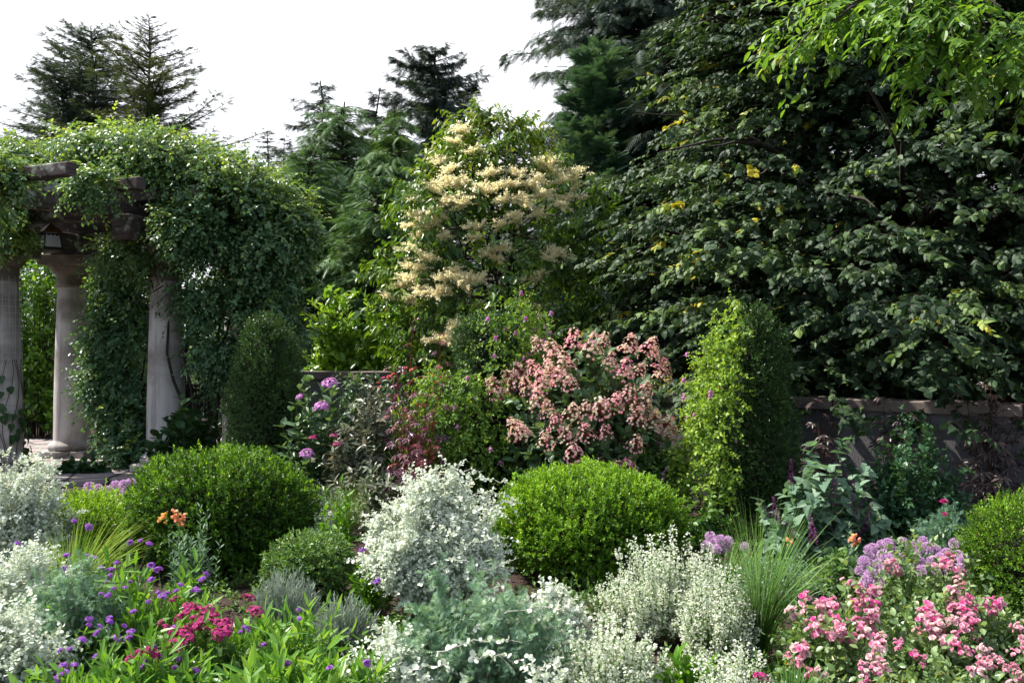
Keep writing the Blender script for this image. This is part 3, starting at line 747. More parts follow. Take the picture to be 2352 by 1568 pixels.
# ------------------------------------------------------------------ conifers
def conifer(name, label, px, py, Y, R, mat, seed, z0=1.5, ds=.32, nb=6, rise=.1, sag=.35, turn=.15, spray=.42, ns=10, shape=.8, tone=.45, T=T_FEATH, W=1., zlim=None, hang=.25, irr=.25, tr=.12, wide=.16, group='conifers behind the garden', bare=0., azr=None, cat='tree'):
    top = Z(py, Y); c = C(px, Y); r = RNG(seed)
    t = thing(name, label, cat, c, group)
    zs = np.arange(z0, top - .05, ds); zs = np.repeat(zs, nb) + r.uniform(-.5, .5, len(zs) * nb) * ds
    u = np.clip((top - zs) / (top - z0), .0, 1)
    n = len(zs); az = r.uniform(0, 2 * np.pi, n)
    L = R * (u ** shape) * np.clip(1 + irr * r.normal(size=n), .5, 1.28) + .12
    L = np.clip(L, .08, R * 1.5)
    lob = 1 + .7 * irr * np.sin(az * 2 + zs * 1.3 + seed) ; L = L * lob
    if zlim: 
        k = zs < zlim; zs, u, az, L = zs[k], u[k], az[k], L[k]; n = len(zs)
    s = np.linspace(0, 1, 6)
    H = np.stack([np.cos(az), np.sin(az), az * 0], -1)
    rs = rise + .35 * (1 - u) ** 2
    PT = c + H[:, None] * L[:, None, None] * s[None, :, None]
    PT = PT + UP * (zs[:, None] + (rs * L)[:, None] * s - (sag * L)[:, None] * s ** 2 + (turn * L)[:, None] * s ** 4)[..., None]
    g = G()
    tz = np.linspace(0, 1, 12)[:, None]
    wob = r.normal(0, .05, (12, 3)) * [1, 1, 0]
    tubes(g, [c + UP * top * tz + wob * tz], tr * (1 - .93 * tz[:, 0]) + .008, 8)
    tubes(g, PT, np.outer(.010 + .012 * L, [1, .8, .6, .45, .3, .15]), 4)
    g.build('trunk', M['bark'], t)
    g = G()
    m = np.maximum(4, (6.5 * ns * L / R).astype(int) + 3)
    bi = np.repeat(np.arange(n), m)
    k = len(bi); f = bare + (1 - bare) * r.random(k) ** .8
    x = f * 5; i0 = np.minimum(x.astype(int), 4); fr = (x - i0)[:, None]
    P = PT[bi, i0] * (1 - fr) + PT[bi, i0 + 1] * fr
    Tn = unit(PT[bi, i0 + 1] - PT[bi, i0])
    sd = unit(np.cross(Tn, UP)) * np.where(r.random(k) < .5, -1, 1)[:, None]
    P = P + sd * (L[bi] * wide * (1.15 - f) * r.random(k))[:, None] + UP * (r.normal(0, .025, k) * L[bi])[:, None]
    D = unit(Tn * r.uniform(.35, 1.1, (k, 1)) + sd * r.uniform(.2, 1.0, (k, 1)) + runit(r, k) * .25 - UP * hang * r.uniform(.2, 1.6, (k, 1)))
    N = UP + runit(r, k) * .6
    tn = tone + r.normal(0, .12, k) + .12 * np.sin(P[:, 0] * 2 + P[:, 2] * 2.3)
    leaves(g, T, P, D, N, spray * .72 * r.uniform(.5, 1.25, k) * (.55 + .45 * np.minimum(L[bi] / (R * .6), 1)), W, np.clip(tn, 0.02, .98))
    g.build('crown', M[mat], t)
    return t
conifer('spruce', 'dark bushy spruce with a double top, at the left above the pergola', 212, 66, 32, 3.8, 'bluespruce', 41, z0=4.5, ds=.24, nb=9, spray=.34, ns=30, shape=.62, irr=.3, rise=.25, sag=.3, turn=.2)
conifer('spruce', 'shorter dark spruce at the far left, leaning out from the bushy one', 145, 108, 33, 2.7, 'bluespruce', 42, z0=4.5, ds=.26, nb=8, spray=.34, ns=26, shape=.7, irr=.3, rise=.3)
conifer('larch', 'olive green larch with an open feathery crown and rising branches, left of the pale sky', 342, 40, 29, 3.6, 'larch', 43, z0=4.2, ds=.26, nb=8, spray=.32, ns=28, shape=.9, irr=.4, rise=.32, sag=.15, turn=.1, hang=.1)
conifer('spruce', 'thin dark spire just right of the pergola roof, leftmost of a pair', 614, 300, 38, 1.2, 'spruce', 44, z0=3, ds=.3, nb=6, spray=.4, ns=8)
conifer('spruce', 'thin dark spire just right of the pergola roof, rightmost of a pair', 655, 315, 38, 1.3, 'spruce', 45, z0=3, ds=.3, nb=6, spray=.4, ns=8)
conifer('spruce', 'sparse spruce with long bare drooping branches against the sky', 738, 185, 27, 3.4, 'spruce', 46, z0=2.5, ds=.3, nb=6, spray=.40, ns=20, shape=.78, irr=.12, rise=.15, sag=.75, turn=.45, hang=.5, tr=.1, wide=.08)
conifer('hemlock', 'feathery mid-green hemlock beside the cream flowering tree', 905, 250, 18.5, 2.2, 'hemlock', 47, z0=.3, ds=.17, nb=9, spray=.42, ns=15, shape=.72, irr=.2, rise=.2, sag=.5, turn=.0, hang=.35, tone=.55, T=T_FEATH2)
conifer('hemlock', 'feathery mid-green hemlock below the sparse spruce, right of the pergola', 785, 235, 19.5, 2.6, 'hemlock', 48, z0=.3, ds=.17, nb=9, spray=.42, ns=15, shape=.62, irr=.2, rise=.15, sag=.5, turn=.1, hang=.35, tone=.42, T=T_FEATH2)
conifer('hemlock', 'low dark hemlock boughs filling the gap behind the bright green shrub', 715, 335, 17, 2.1, 'hemlock', 49, z0=.3, ds=.18, nb=8, spray=.42, ns=14, shape=.7, tone=.42, T=T_FEATH2, hang=.35)
conifer('hemlock', 'dark hemlock in the shade directly left of the cream flowering tree', 860, 400, 15.5, 1.6, 'hemlock', 50, z0=.3, ds=.2, nb=8, spray=.4, ns=14, shape=.6, tone=.42, T=T_FEATH2, hang=.35)
conifer('spruce', 'narrow ragged spruce left of the round topped dark spruce', 868, 205, 25, 1.1, 'spruce', 51, z0=3, ds=.32, nb=6, spray=.45, ns=11, shape=.7, irr=.35, hang=.5)
conifer('spruce', 'dark round topped weeping spruce in the middle of the skyline', 1000, 118, 26, 2.1, 'spruce', 52, z0=2.5, ds=.22, nb=9, spray=.36, ns=26, shape=.42, irr=.25, rise=.15, sag=.3, turn=.25, hang=.7, tr=.2)
conifer('spruce', 'tall dark spruce whose top leaves the photo, left of the great leafy tree', 1445, -330, 21, 2.75, 'bluespruce', 53, z0=2.2, ds=.24, nb=9, spray=.40, ns=27, shape=.45, irr=.3, rise=.05, sag=.55, turn=.25, hang=.6, zlim=11, tr=.3, wide=.2)
conifer('white_pine', 'soft blue-green white pine in front of the tall dark spruce', 1375, 110, 18, 1.4, 'pine', 54, z0=1.5, ds=.2, nb=8, spray=.36, ns=24, shape=.5, irr=.25, rise=.35, sag=.2, turn=.1, hang=.05, tone=.5)
conifer('spruce', 'short dark spruce behind the top of the cream flowering tree', 1180, 318, 24, 1.5, 'spruce', 55, z0=2, ds=.28, nb=7, spray=.45, ns=12, shape=.6)

conifer('hemlock', 'dark hemlock behind the great leafy tree, left of its trunk', 1790, -250, 16.5, 2.9, 'spruce', 56, z0=.4, ds=.26, nb=8, spray=.6, ns=15, shape=.5, T=T_FEATH2, hang=.4)
conifer('hemlock', 'dark hemlock behind the great leafy tree, right of its trunk', 2190, -250, 15.5, 2.9, 'spruce', 57, z0=.4, ds=.26, nb=8, spray=.6, ns=15, shape=.5, T=T_FEATH2, hang=.4)
conifer('hemlock', 'dark hemlock behind the great leafy tree at the right edge of the photo', 2520, -150, 16, 2.9, 'spruce', 58, z0=.4, ds=.26, nb=8, spray=.6, ns=15, shape=.5, T=T_FEATH2, hang=.4)
conifer('hemlock', 'dark hemlock deep behind the cream flowering tree and the leafy tree', 1530, 60, 17.5, 2.2, 'spruce', 59, z0=.4, ds=.26, nb=8, spray=.55, ns=14, shape=.5, T=T_FEATH2, hang=.4)

# ------------------------------------------------------------------ broadleaf trees
def limb(a, b, r, sag=.1, k=7, wob=.05):
    s = np.linspace(0, 1, k)[:, None]
    return a * (1 - s) + b * s + UP * (sag * np.linalg.norm(b - a) * np.sin(s * 3.14)) + r.normal(0, wob, (k, 3)) * np.sin(s * 3.14)
def linden():
    c = V3(4.95, 10.9, 0); r = RNG(61)
    t = thing('linden_tree', 'huge dark leafy tree filling the upper right behind the grey wall', 'tree', c)
    zz = np.array([.7, 1.1, 1.85, 2.3, 2.96, 3.9, 4.73, 5.84, 7.4, 9.2]); rr = np.array([4.15, 4.45, 4.6, 4.5, 4.1, 3.45, 2.95, 2.85, 2.2, .4])
    g = G()
    def spot(n, front):
        z = .95 + 8.2 * r.random(n) ** 1.25
        az = np.where(r.random(n) < front, r.uniform(math.pi * .80, math.pi * 1.95, n), r.uniform(0, 2 * np.pi, n))
        return z, az, np.interp(z, zz, rr), np.stack([np.cos(az), np.sin(az), az * 0], -1)
    # inner leafage, deep in the crown
    n = 6500; z, az, Rz, H = spot(n, .8)
    P = c + H * (Rz * r.uniform(.3, .78, n))[:, None] + UP * z[:, None]
    twigs(g, r, P, unit(H + runit(r, n) * .8), r.uniform(.24, .46, n), 9, .08, T_LIND, .85, 60, True, tone=.35 + r.normal(0, .1, n), tv=.1, nb=.6, jit=.42, curve=.2, droop=.12, stem=1, sr=.004)
    # boughs: flat drooping sprays that overlap in layers
    nb_, k = 620, 24
    z, az, Rz, H = spot(nb_, .88)
    end = Rz * np.clip(r.normal(.93, .10, nb_), .7, 1.12); st0 = Rz * r.uniform(.42, .6, nb_)
    drop = r.uniform(.0, .4, nb_)
    bt = .36 + r.normal(0, .12, nb_) + .10 * (np.cos(az - math.pi) > .7)  # left boughs get a paler tone, painted in as their sunlit side
    t_ = r.uniform(.1, 1, (nb_, k)); sg = np.where(r.random((nb_, k)) < .5, -1., 1.)
    S_ = np.stack([-np.sin(az), np.cos(az), az * 0], -1)
    w = .55 * (1.05 - .75 * t_) * r.random((nb_, k))
    P = c + H[:, None] * (st0[:, None] + (end - st0)[:, None] * t_)[..., None] + S_[:, None] * (sg * w)[..., None]
    P[..., 2] += z[:, None] - drop[:, None] * t_ ** 2 - .12 * w + r.normal(0, .035, (nb_, k))
    A = unit(H[:, None] * r.uniform(.6, 1, (nb_, k, 1)) + S_[:, None] * (sg * r.uniform(.2, .9, (nb_, k)))[..., None] - UP * .12)
    n = nb_ * k
    tn = np.repeat(bt, k) + r.normal(0, .05, n) + (r.random(n) < .14) * .28 + (r.random(n) < .02) * .5
    twigs(g, r, P.reshape(-1, 3), A.reshape(-1, 3), r.uniform(.2, .4, n), 10, .077, T_LIND, .86, 60, True, tone=tn, tv=.10, nb=.72, jit=.34, curve=.25, droop=.2, stem=1, sr=.004)
    g.build('crown', [M['linden'], M['twig']], t)
    g = G()
    tubes(g, [c + V3(0, 0, h) + V3(r.normal(0, .04), r.normal(0, .04), 0) for h in np.linspace(0, 8.6, 12)], np.linspace(.24, .04, 12), 10)
    for k in range(70):
        h = r.uniform(.9, 7.2); a = r.uniform(math.pi * .8, math.pi * 1.95); R = np.interp(h + .5, zz, rr) * r.uniform(.75, .95)
        b = c + V3(math.cos(a) * R, math.sin(a) * R, h + r.uniform(-.1, .9))
        p = limb(c + V3(0, 0, h * .85), b, r, r.uniform(-.02, .08), 8, .09)
        tubes(g, [p], np.linspace(.075, .012, 8), 6)
        for e in range(4):
            i = r.integers(2, 7); d = unit(p[min(i + 1, 7)] - p[i] + runit(r, 1)[0] * .25)
            tubes(g, [limb(p[i], p[i] + d * r.uniform(.5, 1.3), r, .03, 5, .04)], np.linspace(.025, .006, 5), 5)
    g.build('trunk', M['bark'], t)
linden()

def panicle_mesh(seed):
    """plume of arching bell racemes"""
    g = G(); r = RNG(seed)
    for k in range(24):
        a = r.uniform(0, 6.28); L = r.uniform(.10, .24)
        d = unit(V3(math.cos(a), math.sin(a), r.uniform(.1, 1.5)))
        s = np.linspace(0, 1, 6)
        pt = d * L * s[:, None] - UP * (.28 * L * s ** 2)[:, None]
        tubes(g, [pt], .0022, 3, .3)
        n = 34; x = r.uniform(.15, 1, n) * 5; i = np.minimum(x.astype(int), 4); f = (x - i)[:, None]
        P = pt[i] * (1 - f) + pt[i + 1] * f + r.normal(0, .011, (n, 3))
        leaves(g, T2, P, runit(r, n) + UP * .1, runit(r, n), r.uniform(.016, .027, n), .75, np.clip(r.normal(.6, .2, n), 0, 1))
    return g.mesh('flower_panicle', M['cream'])
def sourwood():
    c = C(1130, 11.7); r = RNG(62); Y0 = 11.7
    t = thing('sourwood_tree', 'small tree covered in sprays of cream blossom at the centre', 'tree', c)
    # crown built as leafy boughs at tiers
    tips = []
    gw = G()
    g = G()
    stems = [(-.25, .1, 4.2), (.1, .2, 4.45), (.45, -.05, 4.1), (-.5, -.1, 3.3), (.75, .15, 3.6), (0, -.3, 3.4)]
    lead = []
    for dx, dy, h in stems:
        b = c + V3(dx * .12, dy * .12, 0); e = c + V3(dx, dy, h)
        p = limb(b, e, r, 0, 10, .08); lead.append(p); tubes(gw, [p], np.linspace(.05, .008, 10), 6)
    n = 380
    zz = np.array([.8, 1.3, 1.9, 2.5, 3.2, 3.7, 4.2, 4.5]); rr = np.array([1.0, 1.25, 1.38, 1.25, 1.32, 1.0, .55, .1])
    z = r.uniform(.8, 4.35, n); az = np.where(r.random(n) < .75, r.uniform(math.pi * .9, math.pi * 2.1, n), r.uniform(0, 6.28, n))
    R = np.interp(z, zz, rr) * (1 - .5 * r.random(n) ** 1.5) * (1 + .12 * np.sin(az * 4 + z * 3) + .1 * np.sin(z * 6 - az * 2))
    E = c + np.stack([np.cos(az) * R * 1.0, np.sin(az) * R * .85, z], -1)
    for e in E[:150]:
        p = lead[r.integers(len(lead))]; i = int(np.argmin(np.abs(p[:, 2] - (e[2] - .4))))
        tubes(gw, [limb(p[i], e, r, -.05, 5, .04)], np.linspace(.016, .004, 5), 4)
    gw.build('trunk', M['bark'], t)
    H = np.stack([np.cos(az), np.sin(az), az * 0], -1)
    # each bough end: several leafy twigs
    k = 5; O = np.repeat(E, k, 0) + r.normal(0, .09, (n * k, 3)); HH = np.repeat(H, k, 0)
    A = unit(HH * .8 + runit(r, n * k) * .7 + UP * .25)
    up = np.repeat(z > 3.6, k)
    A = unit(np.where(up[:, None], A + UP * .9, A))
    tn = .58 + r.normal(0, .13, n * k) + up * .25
    twigs(g, r, O, A, r.uniform(.2, .36, n * k), 8, .115, T_LANCE, .36, 70, False, tone=tn, tv=.1, nb=.6, jit=.25, curve=.25, droop=.75, stem=1, sr=.003)
    g.build('crown', [M['sour'], M['twig']], t)
    ms = [panicle_mesh(s) for s in (1, 2, 3)]
    # panicles sit in sweeping tiers on the outside of the crown
    spots = [(1055, 300), (1045, 330), (1080, 345), (1020, 365), (1040, 400), (1000, 430), (1035, 425), (1065, 420), (1090, 430), (1110, 440), (1000, 455), (960, 465), (950, 490), (975, 500), (945, 520), (1010, 470), (1000, 495),
             (955, 545), (950, 565), (1150, 440), (1180, 425), (1205, 430), (1165, 465), (1195, 455), (1230, 420), (1240, 385), (1260, 365), (1275, 390), (1290, 430), (1260, 440), (1245, 455), (1310, 420), (1330, 435), (1280, 470), (1300, 455), (1340, 450),
             (1210, 480), (1190, 500), (1235, 490), (1085, 525), (1110, 520), (1150, 525), (1180, 505), (1095, 545), (950, 610), (965, 620), (980, 600), (935, 640), (920, 655), (955, 635), (905, 690), (930, 680), (960, 670), (975, 690), (1015, 645), (1040, 640), (1065, 635), (1085, 645), (1100, 640), (1020, 660), (1055, 655), (1000, 680),
             (1120, 575), (1140, 585), (1160, 570), (1045, 620), (1220, 650), (1235, 645), (1225, 700), (1205, 705), (1045, 740), (1050, 765), (1035, 780), (1020, 780), (985, 790), (1060, 750), (1260, 600), (1280, 590), (1020, 540), (1000, 525), (1130, 395), (1310, 405), (1180, 400), (1065, 470), (1040, 455), (975, 530), (1320, 455)]
    for i, (px, py) in enumerate(spots):
        zc = Z(py, 11); Rr = np.interp(zc, zz, rr); dx = X(px, 11) - c[0]
        dy = math.sqrt(max(Rr * Rr - dx * dx, .01)) * .85
        Y = Y0 - dy * 1.0 - .12
        p = at(px + r.normal(0, 5), py + r.normal(0, 5), Y)
        inst('flower_panicle', ms[i % 3], t, p, (r.normal(0, .25), r.normal(0, .25), r.uniform(0, 6.28)), (lambda q: (q, q, q * r.uniform(.85, 1.1)))(r.uniform(.7, 1.1)))
sourwood()

def ash():
    c = V3(7.6, 8.4, 0); r = RNG(63)
    t = thing('ash_tree', 'bright green pinnate branches hanging into the upper right corner', 'tree', c)
    gw, g = G(), G()
    tubes(gw, [c + V3(r.normal(0, .04), r.normal(0, .04), h) for h in np.linspace(0, 7.5, 10)], np.linspace(.24, .09, 10), 10)
    targets = [(1790, 70, 6.6), (1850, 20, 6.9), (1820, 150, 6.3), (1880, 110, 6.5), (1950, 60, 6.6), (2010, 30, 6.3), (1900, -30, 6.6), (2060, 110, 6.2), (2100, 60, 6.6), (2130, 170, 6.1), (2180, 40, 6.4), (2190, 120, 6.0),
               (2240, 190, 6.2), (2270, 90, 6.2), (2310, 150, 6.0), (2340, 60, 6.3), (2120, 240, 6.2), (2100, 270, 6.3), (2080, 30, 6.0), (2330, 220, 6.4), (2390, 120, 6.0), (2200, 10, 6.8), (1960, 0, 6.9), (2300, 20, 6.0), (1835, 110, 6.6), (2380, 250, 6.3), (2420, 30, 6.2), (2160, 210, 6.4), (2250, 250, 6.5), (2040, 70, 6.7)]
    hub = [at(2380, -60, 7.0), at(2250, -130, 6.7), at(2420, 60, 6.8), at(2150, -80, 6.8)]
    for h in hub: tubes(gw, [limb(c + V3(0, 0, 4.2 + r.uniform(-.3, .6)), h, r, .06, 9, .06)], np.linspace(.09, .03, 9), 7)
    O, A = [], []
    for px, py, Y in targets:
        py *= .8; e = at(px, py, Y); h = hub[int(np.argmin([np.linalg.norm(e - q) for q in hub]))]
        p = limb(h, e, r, .06, 8, .03); tubes(gw, [p], np.linspace(.022, .004, 8), 5)
        for i in range(2, 8):
            for q in range(2):
                O.append(p[i] + r.normal(0, .02, 3)); A.append(unit(p[min(i + 1, 7)] - p[i - 1]) * .6 + runit(r, 1)[0] * .8 + V3(-.25, 0, -.35))
    O, A = np.array(O), np.array(A)
    twigs(g, r, O, A, r.uniform(.24, .4, len(O)), 11, .088, T_LANCE, .44, 66, True, tone=.5, tv=.15, nb=.75, jit=.2, curve=.25, droop=.22, stem=1, sr=.003, taper=.2)
    gw.build('trunk', M['bark'], t)
    g.build('crown', [M['ash'], M['greentwig']], t)
ash()

# ------------------------------------------------------------------ leafy bushes and perennials
def dome_pts(r, n, rx, ry, h, low=.05, front=.7):
    """points on the upper half of an ellipsoid, mostly on the camera side"""
    az = np.where(r.random(n) < front, r.uniform(math.pi, 2 * math.pi, n), r.uniform(0, 2 * math.pi, n))
    s = low + (1 - low) * r.random(n); ce = np.sqrt(1 - s * s)
    return np.stack([rx * ce * np.cos(az), ry * ce * np.sin(az), h * s], -1)
def bush(name, label, cat, c, rx, ry, h, ns, m, size, mat, T=T4, W=.5, ang=60, seed=1, opp=False, planar=False, curve=.0, droop=.0, nb=.6, jit=.3, tone=.5, tv=.12, t0=.3, stemmat='greentwig', sr=.003, low=.05, front=.65, side=0, sl=.12, sm=6, group=None, short=.25, foot=.3, lump=.10):
    t = thing(name, label, cat, c, group); r = RNG(seed); g = G()
    E = dome_pts(r, ns, rx, ry, h, low, front) * (1 - short * r.random((ns, 1)) ** 1.5)
    ea = np.arctan2(E[:, 1], E[:, 0]); ez = E[:, 2] / h
    E *= (1 + lump * (np.sin(ea * 3 + ez * 5 + seed) + .8 * np.sin(ea * 6 - ez * 8 + seed * 2)))[:, None]
    O = np.stack([E[:, 0] * foot, E[:, 1] * foot, np.zeros(ns)], -1)
    E[:, 2] += curve * np.linalg.norm(E - O, axis=1)
    A = E - O; L = np.linalg.norm(A, axis=1)
    tn = tone + r.normal(0, .1, ns)
    tip, td = twigs(g, r, O + c, A, L, m, size, T, W, ang, planar, t0, curve, droop, nb, jit, tn, tv, 0, 1, sr, opp=opp)
    if side:
        k = ns * side; i = r.integers(0, ns, k); f = r.uniform(.35, 1, (k, 1))
        P = O[i] + A[i] * f; P[:, 2] -= (curve * L[i] * f[:, 0] ** 2)
        d = unit(unit(A[i]) * .6 + runit(r, k) * .8 + UP * .25)
        tp2, td2 = twigs(g, r, P + c, d, sl * r.uniform(.6, 1.3, k), sm, size * .9, T, W, ang, planar, .1, .1, droop, nb, jit, tone + r.normal(0, .12, k), tv, 0, 1, sr * .5, opp=opp)
        g.tips2 = (tp2, td2)
    g.build('foliage', [M[mat], M[stemmat]], t)
    return t, r, tip, td, g

# panicle hydrangea with salmon heads
def floret_head(seed, n, rad, hh, pet, mat, cone=True, stem=True):
    g = G(); r = RNG(seed)
    if cone:
        z = r.random(n) ** 1.4; a = r.uniform(0, 6.28, n); q = rad * (1 - .75 * z) * r.uniform(.8, 1.05, n)
        P = np.stack([q * np.cos(a), q * np.sin(a), z * hh], -1); N = unit(np.stack([np.cos(a), np.sin(a), .5 + z], -1))
    else:
        d = runit(r, n); d[:, 2] = np.abs(d[:, 2]); P = d * [rad, rad, hh]; N = unit(d + UP * .5)
    s1 = perp(N); s2 = np.cross(N, s1); ph = r.uniform(0, 6.28, n); base = r.normal(.46 if mat == 'pinkfl' else .5, .3 if mat == 'pinkfl' else .2, n); P = P + r.normal(0, .006, P.shape)
    for k in range(4):
        a = ph + k * np.pi / 2
        D = np.cos(a)[:, None] * s1 + np.sin(a)[:, None] * s2
        leaves(g, T4, P, D + N * .25, N, pet * r.uniform(.8, 1.2, n), .95, np.clip(base + r.normal(0, .06, n), 0, 1))
    if stem:
        st_ = P[:: 2]; o = np.zeros_like(st_); o[:, 2] = st_[:, 2] * .55
        tubes(g, np.stack([o, (o + st_) / 2, st_], 1), .0012, 3, .5, 1)
        tubes(g, [[(0, 0, -.09), (0, 0, 0), (0, 0, hh * .9)]], .0025, 4, .5, 1)
    return g.mesh('flower_head', [M[mat], M['redtwig'] if mat == 'pinkfl' else M['greentwig']])
HEADS = [floret_head(s, 74, .098, .15, .0135, 'pinkfl') for s in (1, 2, 3, 4)]
c = C(1345, 7.5)
t, r, tip, td, g = bush('panicle_hydrangea', 'large hydrangea smothered in salmon pink flower heads in front of the wall', 'shrub', c, .76, .6, 1.5, 190, 14, .125, 'hydlight', T_OVAL, .62, 62, seed=71, opp=True, tone=.55, nb=.7, jit=.25, t0=.25, stemmat='redtwig', sr=.006, low=.2, droop=.1, foot=.15, short=.25, side=3, sl=.2, sm=6, lump=.03)
heads = [(1240, 780), (1320, 775), (1385, 770), (1440, 790), (1490, 790), (1275, 800), (1200, 840), (1230, 835), (1265, 845), (1300, 830), (1350, 810), (1400, 820), (1150, 880), (1180, 870), (1215, 875), (1250, 870), (1290, 860), (1345, 845), (1310, 870),
         (1510, 830), (1520, 850), (1480, 880), (1465, 835), (1430, 845), (1190, 910), (1165, 895), (1260, 930), (1240, 910), (1310, 940), (1345, 930), (1380, 930), (1360, 950), (1410, 915), (1440, 900), (1470, 930), (1460, 950), (1495, 955),
         (1205, 985), (1225, 1010), (1190, 975), (1255, 1000), (1300, 990), (1320, 1030), (1345, 985), (1390, 980), (1460, 1000), (1455, 1010), (1520, 970), (1535, 985), (1370, 1060), (1410, 1060), (1440, 1070), (1290, 1050), (1280, 960), (1500, 800), (1360, 790)]
for i, (px, py) in enumerate(heads):
    x = X(px, 7.2); dz = Z(py, 7.2); u = np.clip(1 - ((x - c[0]) / .82) ** 2 - (max(dz - .35, 0) / 1.25) ** 2, .0, 1)
    Y = 7.5 - .60 * math.sqrt(u) - .05
    if i % 7 == 3 and py > 800: continue
    p = at(px, py + 22, Y); d = unit(V3((p[0] - c[0]) * .8, (p[1] - c[1]) * .7, .75) + r.normal(0, .15, 3))
    inst('flower_head', HEADS[i % 4], t, p, s=r.uniform(.7, 1.15), quat=zquat(d + UP * .35, r.uniform(0, 6)))

# leafy hydrangea without flowers by the column, and the mauve lacecap one
bush('hydrangea', 'big leaved dark green hydrangea without blooms at the foot of the vine covered column', 'shrub', C(438, 9.2), .42, .35, .98, 46, 12, .15, 'hyd', T_OVAL, .64, 62, seed=72, opp=True, tone=.42, nb=.7, jit=.18, t0=.3, sr=.006, low=.3, droop=.18, foot=.3)
MAUVE = [floret_head(s, 46, .08, .05, .026, 'mauve', cone=False) for s in (11, 12)]
c = C(722, 7.85)
t, r, tip, td, g = bush('lacecap_hydrangea', 'hydrangea with mauve mophead blooms beside the dark boxwood cone', 'shrub', c, .42, .3, 1.18, 85, 12, .115, 'hydlight', T_OVAL, .62, 62, seed=73, opp=True, tone=.5, nb=.7, jit=.2, t0=.25, sr=.006, low=.12, droop=.15, foot=.35)
for px, py, Y in ((757, 875, 7.6), (738, 928, 7.5), (705, 1036, 7.45), (690, 905, 7.7)):
    inst('flower_head', MAUVE[px % 2], t, at(px, py + 6, Y), s=r.uniform(.62, .82) if py != 905 else .45, quat=zquat(unit(V3(r.normal(0, .2), -.35, 1))))
PINKSM = floret_head(14, 26, .05, .03, .016, 'crimson', cone=False)
for px, py, Y in ((775, 1020, 7.35), (768, 1000, 7.4), (720, 1005, 7.45)):
    inst('flower_head', PINKSM, t, at(px, py, Y), s=.6, quat=zquat(V3(0, -.3, 1)))

# bright magnolia shrub above the left wall, rear shrubs between the columns
bush('magnolia_shrub', 'bright green large leaved shrub rising above the pale wall, left of centre', 'shrub', C(815, 12.6), 1.0, .6, 2.3, 110, 16, .16, 'magnolia', T_OVAL, .45, 55, seed=74, tone=.8, nb=.55, jit=.22, t0=.4, stemmat='twig', sr=.008, low=.38, foot=.3, side=3, sl=.3, sm=8)
bush('viburnum', 'sunlit yellow-green shrub seen between the two left columns', 'shrub', C(85, 14), .95, .5, 3.5, 150, 16, .11, 'magnolia', T_OVAL, .6, 60, seed=75, tone=.55, nb=.55, t0=.25, stemmat='twig', sr=.006, low=.05, side=3, sl=.3, sm=8)
bush('viburnum', 'grey green shrub behind the leafy curtain, between the middle columns', 'shrub', C(270, 14.2), .9, .5, 3.3, 130, 16, .09, 'vine', T_OVAL, .6, 60, seed=76, tone=.5, nb=.55, t0=.25, stemmat='twig', sr=.006, low=.05, side=3, sl=.3, sm=8)
bush('viburnum', 'dark shrub glimpsed behind the vine at the right end of the pergola', 'shrub', C(560, 14.5), 1.1, .6, 2.2, 90, 16, .09, 'vine', T_OVAL, .6, 60, seed=77, tone=.35, nb=.55, t0=.25, stemmat='twig', sr=.006, low=.05, side=3, sl=.3, sm=8)

# grey purple shrub, maroon hibiscus, strawflowers
bush('loropetalum', 'grey-purple leaved shrub in the border below the pale wall', 'shrub', C(855, 7.6), .40, .34, 1.12, 130, 14, .095, 'grayshrub', T_LANCE, .36, 65, seed=78, tone=.5, nb=.6, jit=.25, t0=.2, stemmat='twig', sr=.004, low=.02, droop=.25, side=3, sl=.16, sm=7)
bush('phlox', 'leafy green perennial filling the border between the lacecap hydrangea and the maroon stems', 'plant', C(810, 8.5), .75, .3, 1.18, 170, 16, .07, 'hydlight', T_LANCE, .38, 60, seed=86, tone=.5, nb=.55, jit=.25, t0=.2, sr=.004, low=.5, foot=.5, side=2, sl=.16, sm=7)
bush('dark_amaranth', 'smaller dark bronze leaved plant low behind the silver bush', 'plant', C(870, 7.0), .3, .25, .55, 40, 12, .085, 'grayshrub', T_LANCE, .36, 65, seed=79, tone=.4, nb=.6, jit=.25, t0=.2, stemmat='twig', sr=.004, low=.02, droop=.2, side=2, sl=.14, sm=6)
